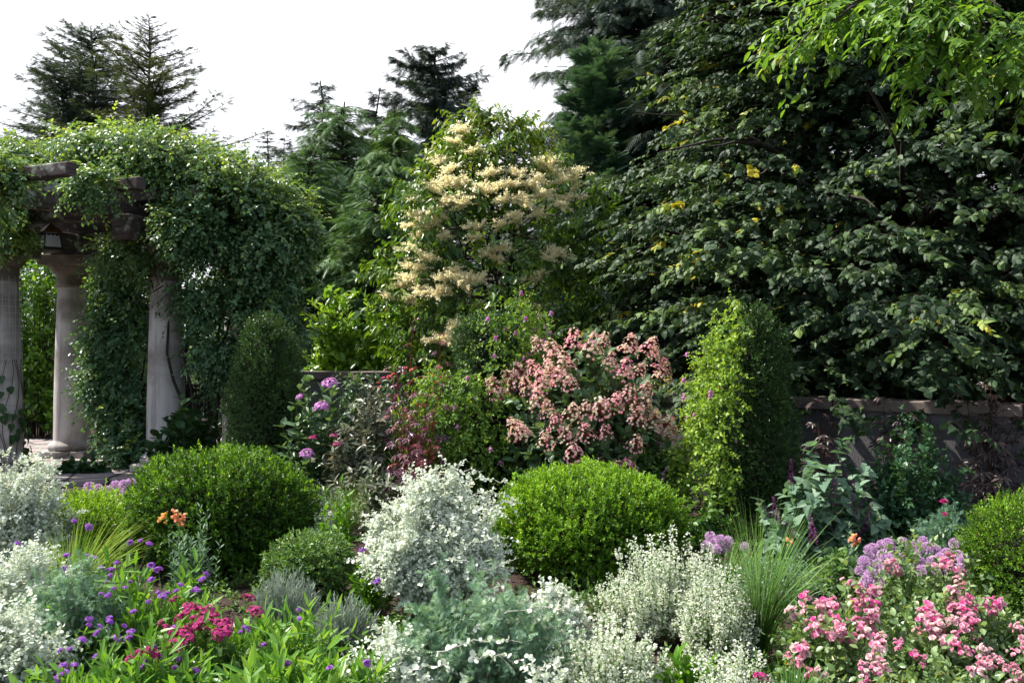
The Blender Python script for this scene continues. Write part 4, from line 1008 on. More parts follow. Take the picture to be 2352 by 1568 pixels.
def palm_plant(name, px, ptop, Y, seed, label, n, mat, group, sx=.10, size=(.08, .125), m=11, t0=.32, stem='redtwig'):
    """tall stems with palmate leaves held out on thin stalks"""
    c = C(px, Y); H = Z(ptop, Y); r = RNG(seed)
    t = thing(name, label, 'plant', c, group); g = G()
    for q in range(n):
        h = H * r.uniform(.55, 1.0) if q else H
        e = c + V3(r.normal(0, sx), r.normal(0, .05), h); s_ = np.linspace(0, 1, 8)[:, None]
        p = (c + r.normal(0, .03, 3) * [1, 1, 0]) * (1 - s_) + e * s_ + r.normal(0, .015, (8, 3)) * np.sin(s_ * 3.14)
        tubes(g, [p], np.linspace(.008, .003, 8), 5, .5, 1)
        x = np.linspace(t0, 1, m) * 7; i = np.minimum(x.astype(int), 6); f = (x - i)[:, None]
        P = p[i] * (1 - f) + p[i + 1] * f
        a = np.arange(m) * 2.4 + r.uniform(0, 6); D = unit(np.stack([np.cos(a), np.sin(a) * .8, r.uniform(.1, .7, m)], -1))
        E = P + D * r.uniform(.07, .14, (m, 1)) * np.linspace(1.2, .5, m)[:, None]
        tubes(g, np.stack([P, (P + E) / 2 + UP * .01, E], 1), .0018, 3, .5, 1)
        leaves(g, T_PALM, E, D * [1, 1, .2] - UP * .45, UP * .8 + D * .5 + V3(0, -.5, 0) + r.normal(0, .3, (m, 3)), r.uniform(*size, m) * np.linspace(1.1, .6, m), 1.0, np.clip(r.normal(.5, .22, m), 0, 1))
    g.build('foliage', [M[mat], M[stem]], t)
def maroon(px, ptop, Y, h2, seed, label, rx=.22, n=16):
    palm_plant('maroon_hibiscus', px, ptop, Y, seed, label, max(2, int(n * .5)), 'maroon', 'maroon leaved hibiscus', rx * .6, (.06, .10), 14, .2)
maroon(930, 740, 7.4, 1, 81, 'tall maroon leaved plant with red stems, left of the two tier topiary', .18, 9)
maroon(940, 850, 7.2, 1, 82, 'bushy maroon leaved plant among green stems left of the two tier topiary', .28, 16)
maroon(1028, 772, 7.95, 1, 83, 'slim red stemmed maroon plant touching the two tier topiary', .08, 3)
maroon(975, 940, 6.9, 1, 84, 'dusky purple maple-leaved plant right behind the silver bush', .22, 12)
def disc_flower(mat, seed, rad=.02):
    g = G(); r = RNG(seed); n = 26
    for q, (e, k) in enumerate(((.1, 1.), (.6, .85), (1.1, .6))):
        a = np.arange(12) / 12 * 6.28 + q * .26
        D = np.stack([np.cos(a) * math.cos(e), np.sin(a) * math.cos(e), a * 0 + math.sin(e)], -1)
        leaves(g, T4, D * rad * .1, D, np.tile(UP, (12, 1)) - D * .2, rad * k * r.uniform(.9, 1.1, 12), .5, np.clip(r.normal(.5, .12, 12), 0, 1))
    lathe(g, [(.002, .006), (.010, .005), (.013, .001)], sides=8, tone=.95)
    tubes(g, [[(0, 0, -.10), (.002, 0, -.05), (0, 0, 0)]], .0015, 3, .5, 1)
    return g.mesh('flower', [M[mat], M['greentwig']])
STRAW = disc_flower('straw', 1, .030)
t, r, tip, td, g = bush('strawflower', 'slender green plant with small red and orange strawflowers below the maroon stems', 'plant', C(935, 7.3), .3, .2, 1.02, 34, 26, .075, 'clem', T_LANCE, .2, 40, seed=85, tone=.55, nb=.4, jit=.25, t0=.15, sr=.004, low=.4, foot=.5)
for px, py in ((869, 880), (880, 868), (893, 865), (903, 860), (872, 890), (932, 845), (945, 850), (955, 845), (962, 866), (985, 858), (1008, 855), (1012, 866), (995, 862), (905, 915), (912, 908), (955, 930), (890, 870), (1003, 878), (975, 868)):
    inst('flower', STRAW, t, at(px, py, 7.25 + r.normal(0, .05)), (r.normal(-.1, .35), r.normal(0, .35), r.uniform(0, 6)), r.uniform(.45, .8))

# silver helichrysum bushes
def helich(label, c, rx, ry, h, ns, seed, trail=(), tone=.6, size=.028, side=5, low=.02):
    t, r, tip, td, g = bush('silver_helichrysum', label, 'plant', c, rx, ry, h, int(ns * 1.3), 26, size * .74, 'silver', T_ROUND, .88, 68, seed=seed, tone=tone, nb=.5, jit=.35, t0=.25, stemmat='lavstem', sr=.002, low=low, curve=.16, side=side * 3, sl=.09, sm=9, foot=.3, short=.16, lump=.09, group='silver leaved helichrysum')
    if trail:
        for (x0, y0, x1, y1, Y) in trail:
            g2 = G(); a = at(x0, y0, Y + .1); b = at(x1, y1, Y - .05); sv = np.linspace(0, 1, 9)[:, None]
            p = a * (1 - sv) + b * sv + UP * .03 * np.sin(sv * 3.14) + r.normal(0, .008, (9, 3))
            tubes(g2, [p], np.linspace(.0025, .001, 9), 4, .5, 1)
            nl = 24; x = np.sort(r.random(nl)) * 8; i = np.minimum(x.astype(int), 7); f = (x - i)[:, None]
            P = p[i] * (1 - f) + p[i + 1] * f; D = unit(runit(r, nl) + UP * .3 + unit(b - a) * .4)
            leaves(g2, T_ROUND, P, D, UP * .6 + runit(r, nl) * .7, size * r.uniform(.5, 1.05, nl) * np.linspace(1.1, .6, nl), .88, np.clip(tone + r.normal(0, .15, nl), 0, 1))
            g2.build('trailing_shoot', [M['silver'], M['lavstem']], t)
    return t
M['lavstem'] = rough_mat('felted_stem', st((.3, .3, .27), (.45, .44, .4)), 20, rough=.8, bump=.05)
helich('big white-silver bush with long trailing shoots between the two large boxwood mounds', C(1000, 4.95), .43, .38, .80, 210, 91,
       ((1090, 1100, 1180, 1120, 4.75), (1100, 1140, 1195, 1150, 4.7), (1090, 1170, 1180, 1205, 4.65), (1060, 1210, 1150, 1260, 4.6), (1100, 1130, 1190, 1180, 4.7), (1080, 1180, 1200, 1160, 4.7), (1000, 1120, 1110, 1080, 4.8), (1000, 1180, 1130, 1230, 4.6), (900, 1200, 830, 1190, 4.7), (1050, 1260, 1185, 1245, 4.5), (1120, 1320, 1195, 1290, 4.5), (1000, 1290, 1130, 1310, 4.5)), side=6, low=.3)
helich('white-silver bush cut off by the left edge, below the netted column', C(55, 5.9), .34, .34, .79, 110, 92, (), .48, side=5)
helich('low greyish silver plant at the left edge beneath the white bush', C(45, 4.5), .33, .4, .5, 90, 93, (), .5, .026, side=5)
helich('silver trailing plant in the bottom left corner', C(25, 3.75), .27, .3, .38, 70, 94, (), .48, .026, side=5)
helich('silver round leaved shoots trailing through the blue-green artemisia, bottom centre', C(1190, 3.4), .40, .25, .30, 12, 95,
       ((1080, 1440, 1330, 1390, 3.5), (1180, 1400, 1310, 1350, 3.6), (1000, 1500, 1200, 1480, 3.3), (1080, 1510, 1240, 1540, 3.2), (930, 1540, 1050, 1545, 3.2), (1120, 1390, 1160, 1350, 3.6)), .6, .032, side=3)
helich('silver shoots at the bottom edge left of centre, below the artemisia', C(900, 3.55), .2, .3, .32, 50, 96, (), .6, .026, side=5)

# artemisia (finely cut blue green leaves)
def artem(label, c, rx, ry, h, ns, seed, tone=.45):
    bush('artemisia', label, 'plant', c, rx, ry, h, int(ns * 1.6), 14, 0.045, 'artem', T_ART, .95, 58, seed=seed, tone=tone, nb=.5, jit=.4, t0=.3, stemmat='lavstem', sr=.0025, low=.03, side=6, sl=.11, sm=8, foot=.3, group='blue-green artemisia')
artem('feathery blue-green artemisia in the middle of the bottom edge', C(1095, 3.75), .40, .34, .50, 120, 101)
artem('feathery blue-green artemisia at the left, behind the purple verbena', C(195, 4.15), .29, .28, .47, 80, 102)
artem('dark blue-green artemisia low in shade between the alliums and the grey wall', C(2165, 5.9), .26, .22, .36, 60, 103, .25)

# lavender tufts
def lavender(label, c, rx, h, n, seed):
    t = thing('lavender', label, 'plant', c, 'grey lavender tufts'); r = RNG(seed); g = G()
    E = dome_pts(r, n, rx, rx * .8, h, .1, .6); O = E * [.45, .45, 0]; A = E - O; L = np.linalg.norm(A, axis=1)
    twigs(g, r, O + c, A, L * r.uniform(.75, 1.1, n), 16, .042, T4, .14, 30, tone=.5 + r.normal(0, .15, n), tv=.1, nb=.3, jit=.15, t0=.3, curve=0, stem=1, sr=.002)
    g.build('foliage', [M['lav'], M['lavstem']], t)
lavender('grey-green lavender tuft below the small round shrub', C(658, 4.55), .19, .34, 330, 111)
lavender('grey-green lavender tuft just left of the silver bush', C(795, 4.3), .17, .26, 260, 112)
lavender('grey lavender at the left between the silver plants', C(60, 4.95), .2, .4, 160, 113)

# grasses
def grass(label, c, n, h, spread, seed, tone=.5, lean=(0, 0), w=.0028):
    t = thing('ornamental_grass', label, 'grass clump', c, 'ornamental grass clumps'); r = RNG(seed); g = G()
    a = r.uniform(0, 6.28, n); q = spread * r.random(n) ** .7
    d = np.stack([np.cos(a) * q + lean[0], np.sin(a) * q + lean[1], h * r.uniform(.6, 1.1, n)], -1)
    s = np.linspace(0, 1, 8)
    O = c + np.stack([np.cos(a), np.sin(a), a * 0], -1) * r.uniform(0, .05, (n, 1))
    PT = O[:, None] + d[:, None] * s[None, :, None] ** [1.7, 1.7, 1.0]
    dr = r.uniform(.0, .4, n) * (q / spread)
    PT[..., 2] -= (dr * d[:, 2])[:, None] * s ** 3
    ribbons(g, PT, w * np.array([.8, 1, 1, 1, .9, .7, .45, .08])[None] * r.uniform(.6, 1.3, (n, 1)), tone=np.clip(tone + r.normal(0, .2, n), 0, 1))
    g.build('blade_tuft', M['grass'], t)
grass('tall arching green grass clump right of the white calamint', C(1745, 4.15), 330, .76, .34, 121, .36, (.03, 0), .0024)
grass('pale arching grass clump at the left, in front of the low boxwood', C(165, 4.85), 300, .56, .36, 122, .62, (.08, 0))
grass('grey-green grass tuft behind the silver bush, right of the left mound', C(790, 6.2), 300, .58, .22, 123, .5)
grass('small dark green blade tuft beside the bottom roses', C(1820, 3.25), 90, .34, .14, 124, .15, (0, 0), .008)

# light green young shrubs
bush('pepper_plant', 'light yellow-green leafy plant standing beside the right side of the left mound', 'plant', C(772, 5.7), .16, .14, .60, 22, 14, .07, 'limegreen', T_LANCE, .38, 58, seed=131, tone=.5, nb=.5, sr=.003, low=.2, t0=.2)
bush('pepper_plant', 'bright green young pepper plant below the white calamint near the bottom edge', 'plant', C(1580, 3.55), .13, .12, .29, 18, 12, .085, 'limegreen', T_LANCE, .36, 60, seed=132, tone=.4, nb=.6, sr=.003, low=.2, t0=.3)
bush('pepper_plant', 'small fresh green plant between the silver bush and the small round shrub', 'plant', C(850, 4.9), .13, .12, .36, 20, 14, .065, 'limegreen', T_LANCE, .35, 58, seed=133, tone=.35, nb=.5, sr=.003, low=.1, t0=.2)

# ------------------------------------------------------------------ calamint (clouds of tiny white flowers)
def calamint(label, c, rx, ry, h, n, seed, tone=.5, flo=.0125):
    n = int(n * 1.15)
    t = thing('calamint', label, 'plant', c, 'white flowering calamint'); r = RNG(seed)
    E = dome_pts(r, n, rx, ry, h, .18, .65) * [1, 1, 1.12] * (1 - .32 * r.random((n, 1)) ** 1.2); O = E * [.6, .6, 0]; A = E - O; L = np.linalg.norm(A, axis=1)
    g = G()
    twigs(g, r, O + c, A, L, 20, .022, T4, .6, 62, tone=tone, tv=.15, nb=.5, jit=.3, t0=.15, curve=.05, stem=1, sr=.0016, opp=True)
    g.build('foliage', [M['calleaf'], M['greentwig']], t)
    g = G(); k = 70
    f = r.uniform(.42, 1.02, (n, k)); P = O[:, None] + A[:, None] * f[..., None]; P[..., 2] -= .05 * L[:, None] * f ** 2
    # whorls: bunch the florets in rings along the spike
    f = np.round(f * 16) / 16 + r.normal(0, .008, f.shape); P = O[:, None] + A[:, None] * f[..., None]; P[..., 2] -= .05 * L[:, None] * f ** 2
    rad = (.015 * (1.3 - .9 * (f - .4)))[..., None]
    dd = runit(r, n * k).reshape(n, k, 3)
    P = P + dd * rad
    P = P.reshape(-1, 3) + c; D = dd.reshape(-1, 3) + [0, -.2, .2]
    leaves(g, T2, P, D, runit(r, n * k), flo * r.uniform(.7, 1.3, n * k), .85, np.clip(r.normal(.6, .22, n * k), 0, 1))
    g.build('blossom', M['calfl'], t)
calamint('white calamint cloud in front of the bright topped boxwood mound', C(1520, 4.6), .42, .36, .52, 190, 141)
calamint('white calamint sprawling at the bottom edge, right of the artemisia', C(1395, 3.65), .34, .32, .37, 140, 142)
helich('small silver clump between the artemisia and the bright topped mound', C(1265, 4.35), .2, .2, .30, 40, 97, (), .5, .03, side=4)
calamint('white calamint at the bottom edge beside the dark blades', C(1680, 3.35), .22, .24, .37, 80, 143)
calamint('white calamint spilling left of the grass clump', C(1640, 4.2), .22, .25, .47, 80, 144)
calamint('hazy white flowered plant behind the small round shrub', C(745, 5.9), .14, .12, .42, 36, 145)

# ------------------------------------------------------------------ alliums
def allium_mesh(seed):
    g = G(); r = RNG(seed); n = 150
    d = runit(r, n); R = .036
    d = d[d[:, 2] > -.75]; n = len(d)
    tubes(g, np.stack([d * .004, d * R * .55, d * R * .9], 1), .0005, 3, .3)
    for k in range(3):
        leaves(g, T2, d * R * .85, d + runit(r, n) * .75, runit(r, n), .013 * r.uniform(.8, 1.2, n), .4, np.clip(r.normal(.5, .22, n), 0, 1))
    s = np.linspace(0, 1, 5)
    tubes(g, [np.stack([.02 * s * s, 0 * s, -.30 * s], -1)], .0028, 5, .5, 1)
    return g.mesh('flower_head', [M['allium'], M['greentwig']])
ALL = [allium_mesh(s) for s in (1, 2, 3)]
def alliums(label, c, spots, Y0, seed, sc=1.0):
    t = thing('ornamental_onion', label, 'flowering plant', c, 'lilac ornamental onions'); r = RNG(seed); g = G(); n = 110
    a = r.uniform(0, 6.28, n); s = np.linspace(0, 1, 6); rad = .05 + .28 * r.random(n)
    O = c + np.stack([np.cos(a) * rad * .8, np.sin(a) * rad * .5, a * 0], -1)
    d = np.stack([np.cos(a) * .10, np.sin(a) * .10, r.uniform(.15, .3, n)], -1)
    PT = O[:, None] + d[:, None] * s[None, :, None]
    ribbons(g, PT, .004 * np.array([1, 1, 1, .9, .6, .1])[None], tone=np.clip(r.normal(.35, .15, n), 0, 1)); g.build('leaf_tuft', M['grass'], t)
    for i, (px, py) in enumerate(spots):
        inst('flower_head', ALL[i % 3], t, at(px, py, Y0 + (1300 - py) * .004 + r.normal(0, .04)), (r.normal(0, .18), r.normal(0, .18), r.uniform(0, 6)), sc * r.uniform(.72, .98))
    return t
alliums('drift of lilac globe flowers behind the pink roses', C(2095, 5.0), [(1995, 1262), (2025, 1250), (2120, 1242), (2150, 1262), (2005, 1258), (2040, 1248), (2075, 1245), (2095, 1255), (2055, 1265), (2030, 1275), (2000, 1280), (1985, 1290), (2015, 1295), (2045, 1285), (2075, 1280), (2100, 1275), (2130, 1258), (2110, 1290), (2140, 1290), (2160, 1280),
        (2175, 1270), (2192, 1248), (2200, 1275), (2212, 1285), (2180, 1295), (1975, 1310), (2000, 1318), (2035, 1312), (2060, 1305), (2090, 1305), (2120, 1312), (2155, 1310), (1990, 1335), (2020, 1338), (2170, 1320), (2205, 1305)], 4.9, 151)
alliums('few lilac globe flowers fading to tan behind the grass clump', C(1650, 5.6), [(1632, 1232), (1640, 1246), (1672, 1243), (1622, 1252), (1668, 1258), (1655, 1240), (1710, 1255), (1645, 1262)], 5.3, 152, .95)
alliums('lilac globe flowers at the left, between paving and low boxwood', C(250, 6.9), [(205, 1118), (225, 1122), (245, 1125), (265, 1115), (285, 1112), (300, 1110), (250, 1138), (270, 1132), (290, 1125), (235, 1133), (215, 1130), (278, 1145), (310, 1118), (260, 1145)], 6.2, 153, 1.15)

# ------------------------------------------------------------------ roses
def rose_mesh(seed):
    g = G(); r = RNG(seed)
    nf = 9
    for k in range(nf):
        a = r.uniform(0, 6.28); q = r.uniform(.0, .05); p = V3(math.cos(a) * q, math.sin(a) * q, r.uniform(-.03, .03) + .02)
        ax = unit(p * 8 + UP * .4 + r.normal(0, .25, 3)); s1 = perp(ax[None])[0]; s2 = np.cross(ax, s1); base = np.clip(r.normal(.45, .22), .05, .9)
        for ring, (nn, e, sz) in enumerate(((6, .35, .021), (5, .8, .019), (4, 1.2, .014))):
            th = np.arange(nn) / nn * 6.28 + ring * .6
            D = np.cos(th)[:, None] * s1 * math.cos(e) + np.sin(th)[:, None] * s2 * math.cos(e) + ax * math.sin(e)
            leaves(g, T_ROUND, p + D * .002, D, ax - D * .3 + 0 * D, sz * r.uniform(.85, 1.15, nn), 1.0, np.clip(base + .1 * ring + r.normal(0, .05, nn), 0, 1))
        tubes(g, [[V3(0, 0, -.06), p * .4 - UP * .02, p]], .0012, 3, .5, 1)
    tubes(g, [[(0, 0, -.16), (.004, .002, -.09), (0, 0, -.02)]], .002, 4, .5, 1)
    return g.mesh('rose_cluster', [M['rose'], M['greentwig']])
ROSE = [rose_mesh(s) for s in range(1, 6)]
def roses(label, c, rx, ry, h, ns, seed, spots, sizes=1.0):
    t, r, tip, td, g = bush('rose_bush', label, 'rose bush', c, rx, ry, h, ns, 18, .042, 'roseleaf', T_OVAL, .62, 62, seed=seed, tone=.5, tv=.14, nb=.55, jit=.3, t0=.2, sr=.003, low=.03, side=4, sl=.14, sm=8, group='pink rose bushes', foot=.3)
    for i, (px, py, Y) in enumerate(spots):
        inst('rose_cluster', ROSE[i % 5], t, at(px + r.normal(0, 3), py + r.normal(0, 3), Y), (r.normal(0, .3) + .35, r.normal(0, .3), r.uniform(0, 6)), sizes * r.uniform(.45, .72))
        inst('rose_cluster', ROSE[(i + 2) % 5], t, at(px + r.normal(0, 14), py + r.normal(4, 12), Y + r.normal(0, .05)), (r.normal(0, .3) + .35, r.normal(0, .3), r.uniform(0, 6)), sizes * r.uniform(.35, .65))
roses('pink rose bush behind, nearest to the lilac globe flowers', C(2110, 4.45), .42, .3, .47, 60, 161, [(2040, 1300, 4.4), (2055, 1310, 4.35), (2030, 1315, 4.4), (2070, 1318, 4.35), (2165, 1300, 4.4), (2185, 1305, 4.35), (2190, 1320, 4.35), (2200, 1330, 4.4), (2175, 1290, 4.4), (1950, 1345, 4.3), (1970, 1352, 4.3), (2215, 1350, 4.2), (2000, 1360, 4.2)])
roses('pink rose bush with pale and deep blooms, right of the grass clump', C(1960, 3.75), .34, .3, .43, 80, 162, [(1825, 1410, 3.7), (1855, 1375, 3.75), (1872, 1385, 3.7), (1890, 1395, 3.7), (1905, 1390, 3.7), (1880, 1410, 3.65), (1900, 1420, 3.65), (1880, 1445, 3.6), (1900, 1455, 3.6), (1925, 1430, 3.6), (1935, 1460, 3.55), (1945, 1470, 3.55), (1915, 1440, 3.6), (1980, 1430, 3.6), (2000, 1420, 3.6), (2015, 1440, 3.6), (2020, 1465, 3.5), (1990, 1455, 3.5), (1985, 1375, 3.75), (2000, 1395, 3.7), (1830, 1500, 3.4), (1850, 1495, 3.4), (1840, 1520, 3.4), (1855, 1550, 3.3), (1960, 1385, 3.7), (2010, 1500, 3.35), (2030, 1490, 3.4)])
roses('deep pink rose bush at the right, in front of the right edge boxwood', C(2230, 3.8), .38, .3, .42, 90, 163, [(2190, 1370, 3.75), (2210, 1375, 3.7), (2225, 1385, 3.7), (2205, 1395, 3.7), (2230, 1400, 3.7), (2190, 1405, 3.7), (2215, 1415, 3.65), (2250, 1400, 3.7), (2265, 1395, 3.7), (2280, 1390, 3.7), (2125, 1425, 3.65), (2140, 1420, 3.65), (2140, 1440, 3.6), (2160, 1445, 3.6), (2180, 1440, 3.6), (2200, 1435, 3.6), (2215, 1445, 3.55), (2195, 1470, 3.5), (2180, 1480, 3.5), (2205, 1490, 3.45), (2150, 1460, 3.55), (2340, 1440, 3.5), (2345, 1470, 3.45), (2130, 1400, 3.7), (2225, 1430, 3.6)])
roses('pale pink rose bush with small blooms in the bottom right corner', C(2180, 3.2), .44, .22, .30, 110, 164, [(2260, 1500, 3.2), (2285, 1510, 3.2), (2275, 1535, 3.1), (2300, 1520, 3.1), (2330, 1500, 3.2), (2250, 1530, 3.1), (2325, 1540, 3.1), (2030, 1540, 3.15), (2010, 1530, 3.15), (2100, 1510, 3.2), (2250, 1550, 3.05), (2345, 1555, 3.05), (1990, 1550, 3.1), (2065, 1480, 3.3)], .75)

# ------------------------------------------------------------------ verbena and crimson flowers
def cluster_mesh(seed, mat, rad, hh, n, pet):
    g = G(); r = RNG(seed)
    d = runit(r, n); d[:, 2] = np.abs(d[:, 2]); P = d * [rad, rad, hh]; N = unit(d + UP * .4)
    s1 = perp(N); s2 = np.cross(N, s1); ph = r.uniform(0, 6.28, n); base = np.clip(r.normal(.5, .2, n), 0, 1)
    for k in range(5):
        a = ph + k * 1.2566
        leaves(g, T2, P, np.cos(a)[:, None] * s1 + np.sin(a)[:, None] * s2 + N * .2, N, pet, .8, base)
    tubes(g, np.stack([P * .2 - [0, 0, .01], P * .6, P], 1), .0008, 3, .3)
    tubes(g, [[(0, 0, -.16), (.004, 0, -.08), (0, 0, 0)]], .0016, 4, .5, 1)
    return g.mesh('flower_cluster', [M[mat], M['greentwig']])
VERB = [cluster_mesh(s, 'purple', .019, .013, 24, .0075) for s in (1, 2, 3)]
CRIM = [cluster_mesh(s, 'crimson', .030, .022, 26, .0095) for s in (4, 5, 6)]
def verbena(label, c, rx, ry, h, ns, seed, spots, size=.1, tone=.5):
    t, r, tip, td, g = bush('purple_verbena', label, 'flowering plant', c, rx, ry, h, ns, 13, size, 'verb', T_LANCE, .24, 50, seed=seed, tone=tone, tv=.15, nb=.45, jit=.25, t0=.2, sr=.003, low=.08, foot=.55, opp=True, side=1, sl=.15, sm=6, group='purple verbena', short=.4)
    for i, (px, py, Y) in enumerate(spots):
        inst('flower_cluster', VERB[i % 3], t, at(px + r.normal(0, 3), py + r.normal(0, 3), Y), (r.normal(.1, .4), r.normal(0, .4), r.uniform(0, 6)), r.uniform(.5, 1.0))
S = [(300, 1250), (325, 1245), (345, 1250), (270, 1290), (255, 1310), (235, 1305), (250, 1318), (215, 1285), (200, 1275), (350, 1300), (460, 1315), (475, 1320), (465, 1330), (360, 1310), (345, 1325), (250, 1340), (260, 1350), (245, 1365), (285, 1350), (300, 1335), (360, 1355), (385, 1360), (375, 1370), (400, 1362), (420, 1345), (450, 1360), (40, 1245), (155, 1275), (170, 1200), (205, 1210), (145, 1305), (230, 1370), (345, 1380)]
verbena('purple verbena behind, reaching up before the left boxwood mound', C(330, 4.25), .46, .36, .40, 95, 171, [(a, b, 4.15 - (b - 1300) * .004) for a, b in S])
S = [(205, 1420), (255, 1415), (200, 1440), (235, 1440), (225, 1455), (250, 1430), (285, 1440), (300, 1450), (290, 1460), (270, 1465), (55, 1460), (305, 1405), (160, 1490), (145, 1530), (140, 1550), (155, 1545), (130, 1560), (170, 1530), (225, 1505), (365, 1510), (330, 1525), (410, 1535), (350, 1490), (555, 1450), (565, 1445), (400, 1440), (415, 1430), (450, 1540), (300, 1510), (190, 1470), (140, 1500), (415, 1510)]
verbena('purple verbena with bright lance shaped leaves in the bottom left', C(330, 3.55), .46, .34, .30, 120, 172, [(a, b, 3.75 - (b - 1440) * .003) for a, b in S], .095, .5)
verbena('mostly leafy verbena with few purple blooms along the bottom edge, left of the artemisia', C(690, 3.4), .42, .3, .34, 95, 173, [(830, 1262, 4.6), (860, 1335, 4.4), (870, 1330, 4.4), (845, 1520, 3.3), (835, 1525, 3.3), (760, 1530, 3.3), (600, 1480, 3.4), (690, 1420, 3.6), (655, 1530, 3.3)], .1, .55)
verbena('leafy verbena in front of the lavender tufts, with one purple bloom', C(600, 3.95), .38, .26, .30, 60, 174, [(690, 1395, 3.9), (560, 1440, 3.8), (445, 1355, 4.1)], .095, .55)
t, r, tip, td, g = bush('pentas', 'low plant with dense crimson flower clusters among the verbena', 'flowering plant', C(455, 3.75), .26, .2, .32, 50, 14, .05, 'calleaf', T4, .5, 60, seed=175, tone=.4, nb=.6, sr=.0025, low=.1, foot=.5, side=2, sl=.1, sm=6)
for i, (px, py) in enumerate([(380, 1440), (370, 1430), (390, 1455), (415, 1420), (430, 1410), (445, 1420), (460, 1405), (470, 1415), (485, 1425), (500, 1430), (440, 1435), (425, 1445), (455, 1440), (475, 1445), (495, 1450), (510, 1440), (520, 1430), (405, 1450), (500, 1460), (515, 1455), (525, 1445), (480, 1400), (435, 1395), (395, 1380), (405, 1372), (450, 1395), (300, 1515), (320, 1500), (350, 1502), (340, 1495), (310, 1505), (430, 1470), (405, 1490), (395, 1480), (580, 1400), (590, 1405), (575, 1375), (565, 1370), (490, 1415), (465, 1430), (420, 1458), (1740, 1550), (1748, 1556)]):
    inst('flower_cluster', CRIM[i % 3], t, at(px, py, 3.85 - (py - 1400) * .004), (r.normal(.15, .35), r.normal(0, .35), r.uniform(0, 6)), r.uniform(.5, 1.0))

# ------------------------------------------------------------------ snapdragons
def snap_mesh(seed):
    g = G(); r = RNG(seed); n = 9
    a = r.uniform(0, 6.28, n); z = np.linspace(0, .06, n)
    P = np.stack([.010 * np.cos(a), .010 * np.sin(a), z], -1); D = unit(np.stack([np.cos(a), np.sin(a), a * 0 + .2], -1))
    for k in (-.5, .5, 0):
        leaves(g, T_ROUND, P, D + [0, 0, k], np.tile(UP, (n, 1)) + D * .1, .024, .95, np.clip(r.normal(.5, .25, n), 0, 1))
    return g.mesh('flower_spike', [M['orange'], M['greentwig']])
SNAP = [snap_mesh(1), snap_mesh(2)]
def snaps(label, c, rx, h, n, seed, spots, Y):
    t, r, tip, td, g = bush('snapdragon', label, 'flowering plant', c, rx, rx * .8, h, n, 24, .042, 'salvia', T_LANCE, .26, 62, seed=seed, tone=.5, nb=.5, jit=.25, t0=.1, sr=.0025, low=.55, foot=.6, group='orange snapdragons')
    for i, (px, py) in enumerate(spots): inst('flower_spike', SNAP[i % 2], t, at(px, py, Y), (r.normal(0, .2), r.normal(0, .2), r.uniform(0, 6)), r.uniform(.6, .85))
snaps('snapdragons with peach and orange blooms in front of the left mound', C(445, 4.75), .19, .60, 48, 181, [(372, 1200), (400, 1192), (408, 1200), (415, 1208)], 4.65)
snaps('snapdragon with one orange bloom beside the pale sage', C(1945, 5.2), .12, .40, 12, 182, [(1958, 1245), (1968, 1250), (1815, 1250)], 5.0)

# ------------------------------------------------------------------ sage with plum spikes, dark sage, bronze palmate plants
def spike_mesh(seed, L=.26):
    g = G(); r = RNG(seed); n = 120
    f = r.random(n); a = r.uniform(0, 6.28, n); q = .014 * (1.15 - f)
    P = np.stack([q * np.cos(a), q * np.sin(a), f * L], -1); D = unit(np.stack([np.cos(a), np.sin(a), a * 0 + .5], -1))
    leaves(g, T4, P, D, np.tile(UP, (n, 1)), .020 * (1.2 - .6 * f), .5, np.clip(r.normal(.35, .25, n), 0, 1))
    s = np.linspace(-.25, 1, 6); tubes(g, [np.stack([.02 * s * s, 0 * s, s * L], -1)], .0022, 4, .2)
    return g.mesh('flower_spike', M['plum'])
SPK = [spike_mesh(1), spike_mesh(2, .2)]
c = C(1890, 6.2)
t, r, tip, td, g = bush('purple_salvia', 'broad pale green leaved salvia with plum flower spikes, right of the vine topiary', 'flowering plant', c, .44, .3, .74, 70, 12, .10, 'salvia', T_CORD, .78, 65, seed=191, opp=True, tone=.55, nb=.55, jit=.3, t0=.25, sr=.004, low=.05, droop=.3, foot=.4, side=1, sl=.15, sm=6)
for px, py, rx_, ry_ in ((1817, 1080, 0, 0), (1800, 1175, -.3, -.75), (1785, 1160, .2, -.3), (1915, 1110, 0, .1), (1945, 1215, .4, .6), (1940, 1240, .5, .4), (1985, 1170, .2, .3), (1965, 1150, .3, .3), (1825, 1200, .2, -.7), (1955, 1130, 0, .2), (1870, 1210, .5, -.4)):
    inst('flower_spike', SPK[px % 2], t, at(px, py + 35, 5.95), (rx_, ry_, r.uniform(0, 1)), r.uniform(.8, 1.1))
bush('green_sage', 'upright mid-green shrub in shade against the grey wall, right of the salvia', 'shrub', C(2085, 6.75), .46, .3, .92, 150, 24, .05, 'sagedark', T_OVAL, .58, 58, seed=192, opp=True, tone=.5, nb=.5, jit=.25, t0=.15, sr=.004, low=.15, foot=.6, side=2, sl=.12, sm=8)
def castor(px, ptop, Y, seed, label, n=5):
    palm_plant('bronze_hibiscus', px, ptop, Y, seed, label, n, 'castor', 'bronze leaved plants by the wall', stem='twig')
castor(1880, 925, 7.35, 193, 'bronze palmate plant by the wall, beside the right flank of the vine topiary', 5)
castor(2055, 915, 7.2, 194, 'bronze palmate plant by the wall, behind the green sage shrub', 4)
castor(2270, 890, 6.85, 195, 'dark bronze palmate plant by the wall near the right edge, tallest of the three', 8)
ZIN = disc_flower('crimson', 3, .03)
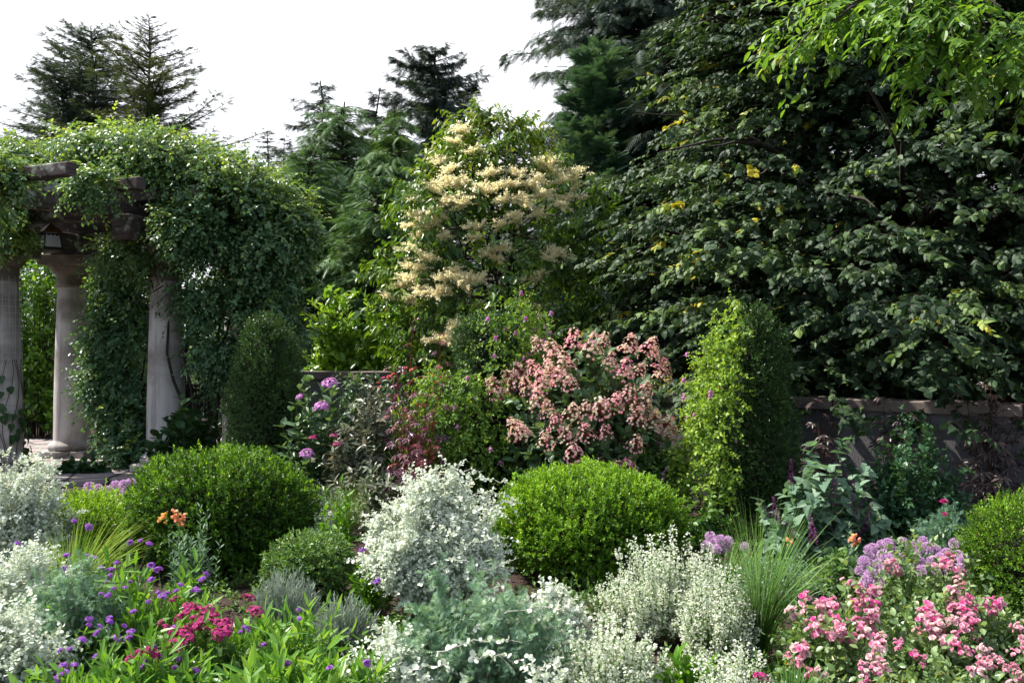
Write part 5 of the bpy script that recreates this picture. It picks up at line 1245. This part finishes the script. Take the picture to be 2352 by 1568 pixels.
t, r, tip, td, g = bush('zinnia', 'thin plant with one crimson bloom in the shade before the wall, by the right mound', 'flowering plant', C(2170, 5.6), .07, .06, .5, 6, 10, .07, 'sagedark', T_LANCE, .3, 55, seed=196, tone=.5, sr=.003, low=.6)
inst('flower', ZIN, t, at(2168, 1152, 5.5), (.2, 0, 0), 1.0); inst('flower', ZIN, t, at(2170, 1180, 5.5), (.5, 0, 0), .6)
# low catmint haze and green fill between the clumps
bush('catmint', 'hazy grey-green catmint with faint violet buds, behind the grass clump', 'plant', C(1790, 5.0), .28, .22, .32, 60, 18, .022, 'artem', T4, .6, 60, seed=197, tone=.4, nb=.5, sr=.002, low=.05, side=3, sl=.1, sm=7)
bush('catmint', 'hazy catmint with violet buds beyond the left mound, beside the grey-green grass', 'plant', C(745, 6.9), .3, .22, .42, 50, 18, .022, 'lav', T4, .6, 60, seed=198, tone=.4, nb=.5, sr=.002, low=.05, side=3, sl=.1, sm=7)
bush('peony', 'low dark green foliage plant on the ground beneath the vine topiary', 'plant', C(1600, 6.6), .35, .3, .38, 50, 12, .06, 'clem', T_OVAL, .6, 60, seed=199, tone=.3, nb=.6, sr=.003, low=.03, side=2, sl=.12, sm=6)
bush('peony', 'low dark green foliage plant under the salvia, behind the roses', 'plant', C(1960, 5.3), .4, .25, .26, 50, 12, .05, 'clem', T_OVAL, .5, 60, seed=200, tone=.4, nb=.6, sr=.003, low=.03, side=2, sl=.12, sm=6)
bush('hosta', 'low leafy plant by the paving, at the foot of the column below the lantern', 'plant', C(195, 10.0), .35, .2, .22, 26, 9, .11, 'hyd', T_OVAL, .6, 60, seed=201, tone=.4, nb=.7, sr=.003, low=.05)

# ------------------------------------------------------------------ ground cover and far wood
def ground_cover():
    g = G(); r = RNG(301); n = 9000
    Y = r.uniform(2.9, 7.4, n); x = r.uniform(-1, 1, n) * .62 * Y
    P = np.stack([x, Y, np.zeros(n)], -1)
    cl = np.sin(x * 3.1 + Y * 2.2) + np.sin(Y * 4.3 - x * 2.7)
    k = cl > r.uniform(-1.6, .9, n); P = P[k]; n = len(P)
    twigs(g, r, P, unit(UP * .7 + runit(r, n) * .7), r.uniform(.06, .16, n), 8, .035, T4, .55, 60, tone=.4 + r.normal(0, .12, n), nb=.6, jit=.3, stem=1, sr=.0015)
    o = g.build('ground_cover', [M['calleaf'], M['greentwig']]); o['kind'] = 'stuff'; tag(o, 'low green leaves covering the soil between the clumps', 'ground cover')
    g = G(); n = 3500; Y = r.uniform(2.6, 9, n); x = r.uniform(-1, 1, n) * .62 * Y
    leaves(g, T2, np.stack([x, Y, np.full(n, .012)], -1), runit(r, n) * [1, 1, .25], UP + runit(r, n) * .5, r.uniform(.02, .05, n), .5, r.random(n))
    n = 900; Y = r.uniform(2.8, 7.5, n); x = r.uniform(-1, 1, n) * .6 * Y
    leaves(g, T2, np.stack([x, Y, np.full(n, .02)], -1), runit(r, n) * [1, 1, .2], UP + runit(r, n) * .4, r.uniform(.015, .035, n), .7, r.random(n), 1)
    o = g.build('mulch', [rough_mat('bark_chip', st((.03, .018, .012), (.09, .055, .04)), 15), M['deadleaf']]); o['kind'] = 'stuff'; tag(o, 'brown bark chips scattered on the soil', 'mulch')
ground_cover()
def far_wood():
    g = G(); r = RNG(302)
    for k in range(26):
        x = -17 + k * 1.35 + r.normal(0, .3); Y = 20 + r.uniform(0, 8) if x > -4.5 else 16.5 + r.uniform(0, 5)
        h = r.uniform(3.2, 4.4)
        n = 700; d = runit(r, n); rr = r.random(n) ** .4
        P = V3(x, Y, h * .5) + d * [1.3, 1.0, h * .5] * rr[:, None]; P[:, 2] = np.maximum(P[:, 2], .1)
        twigs(g, r, P, d + runit(r, n) * .6, r.uniform(.3, .5, n), 9, .13, T4, .6, 60, True, tone=.4 + r.normal(0, .12, n) + r.normal(0, .08), nb=.6, jit=.3)
    o = g.build('far_wood', [M['vine'], M['twig']]); o['kind'] = 'stuff'; tag(o, 'dark mass of undergrowth behind the garden walls', 'undergrowth')
far_wood()
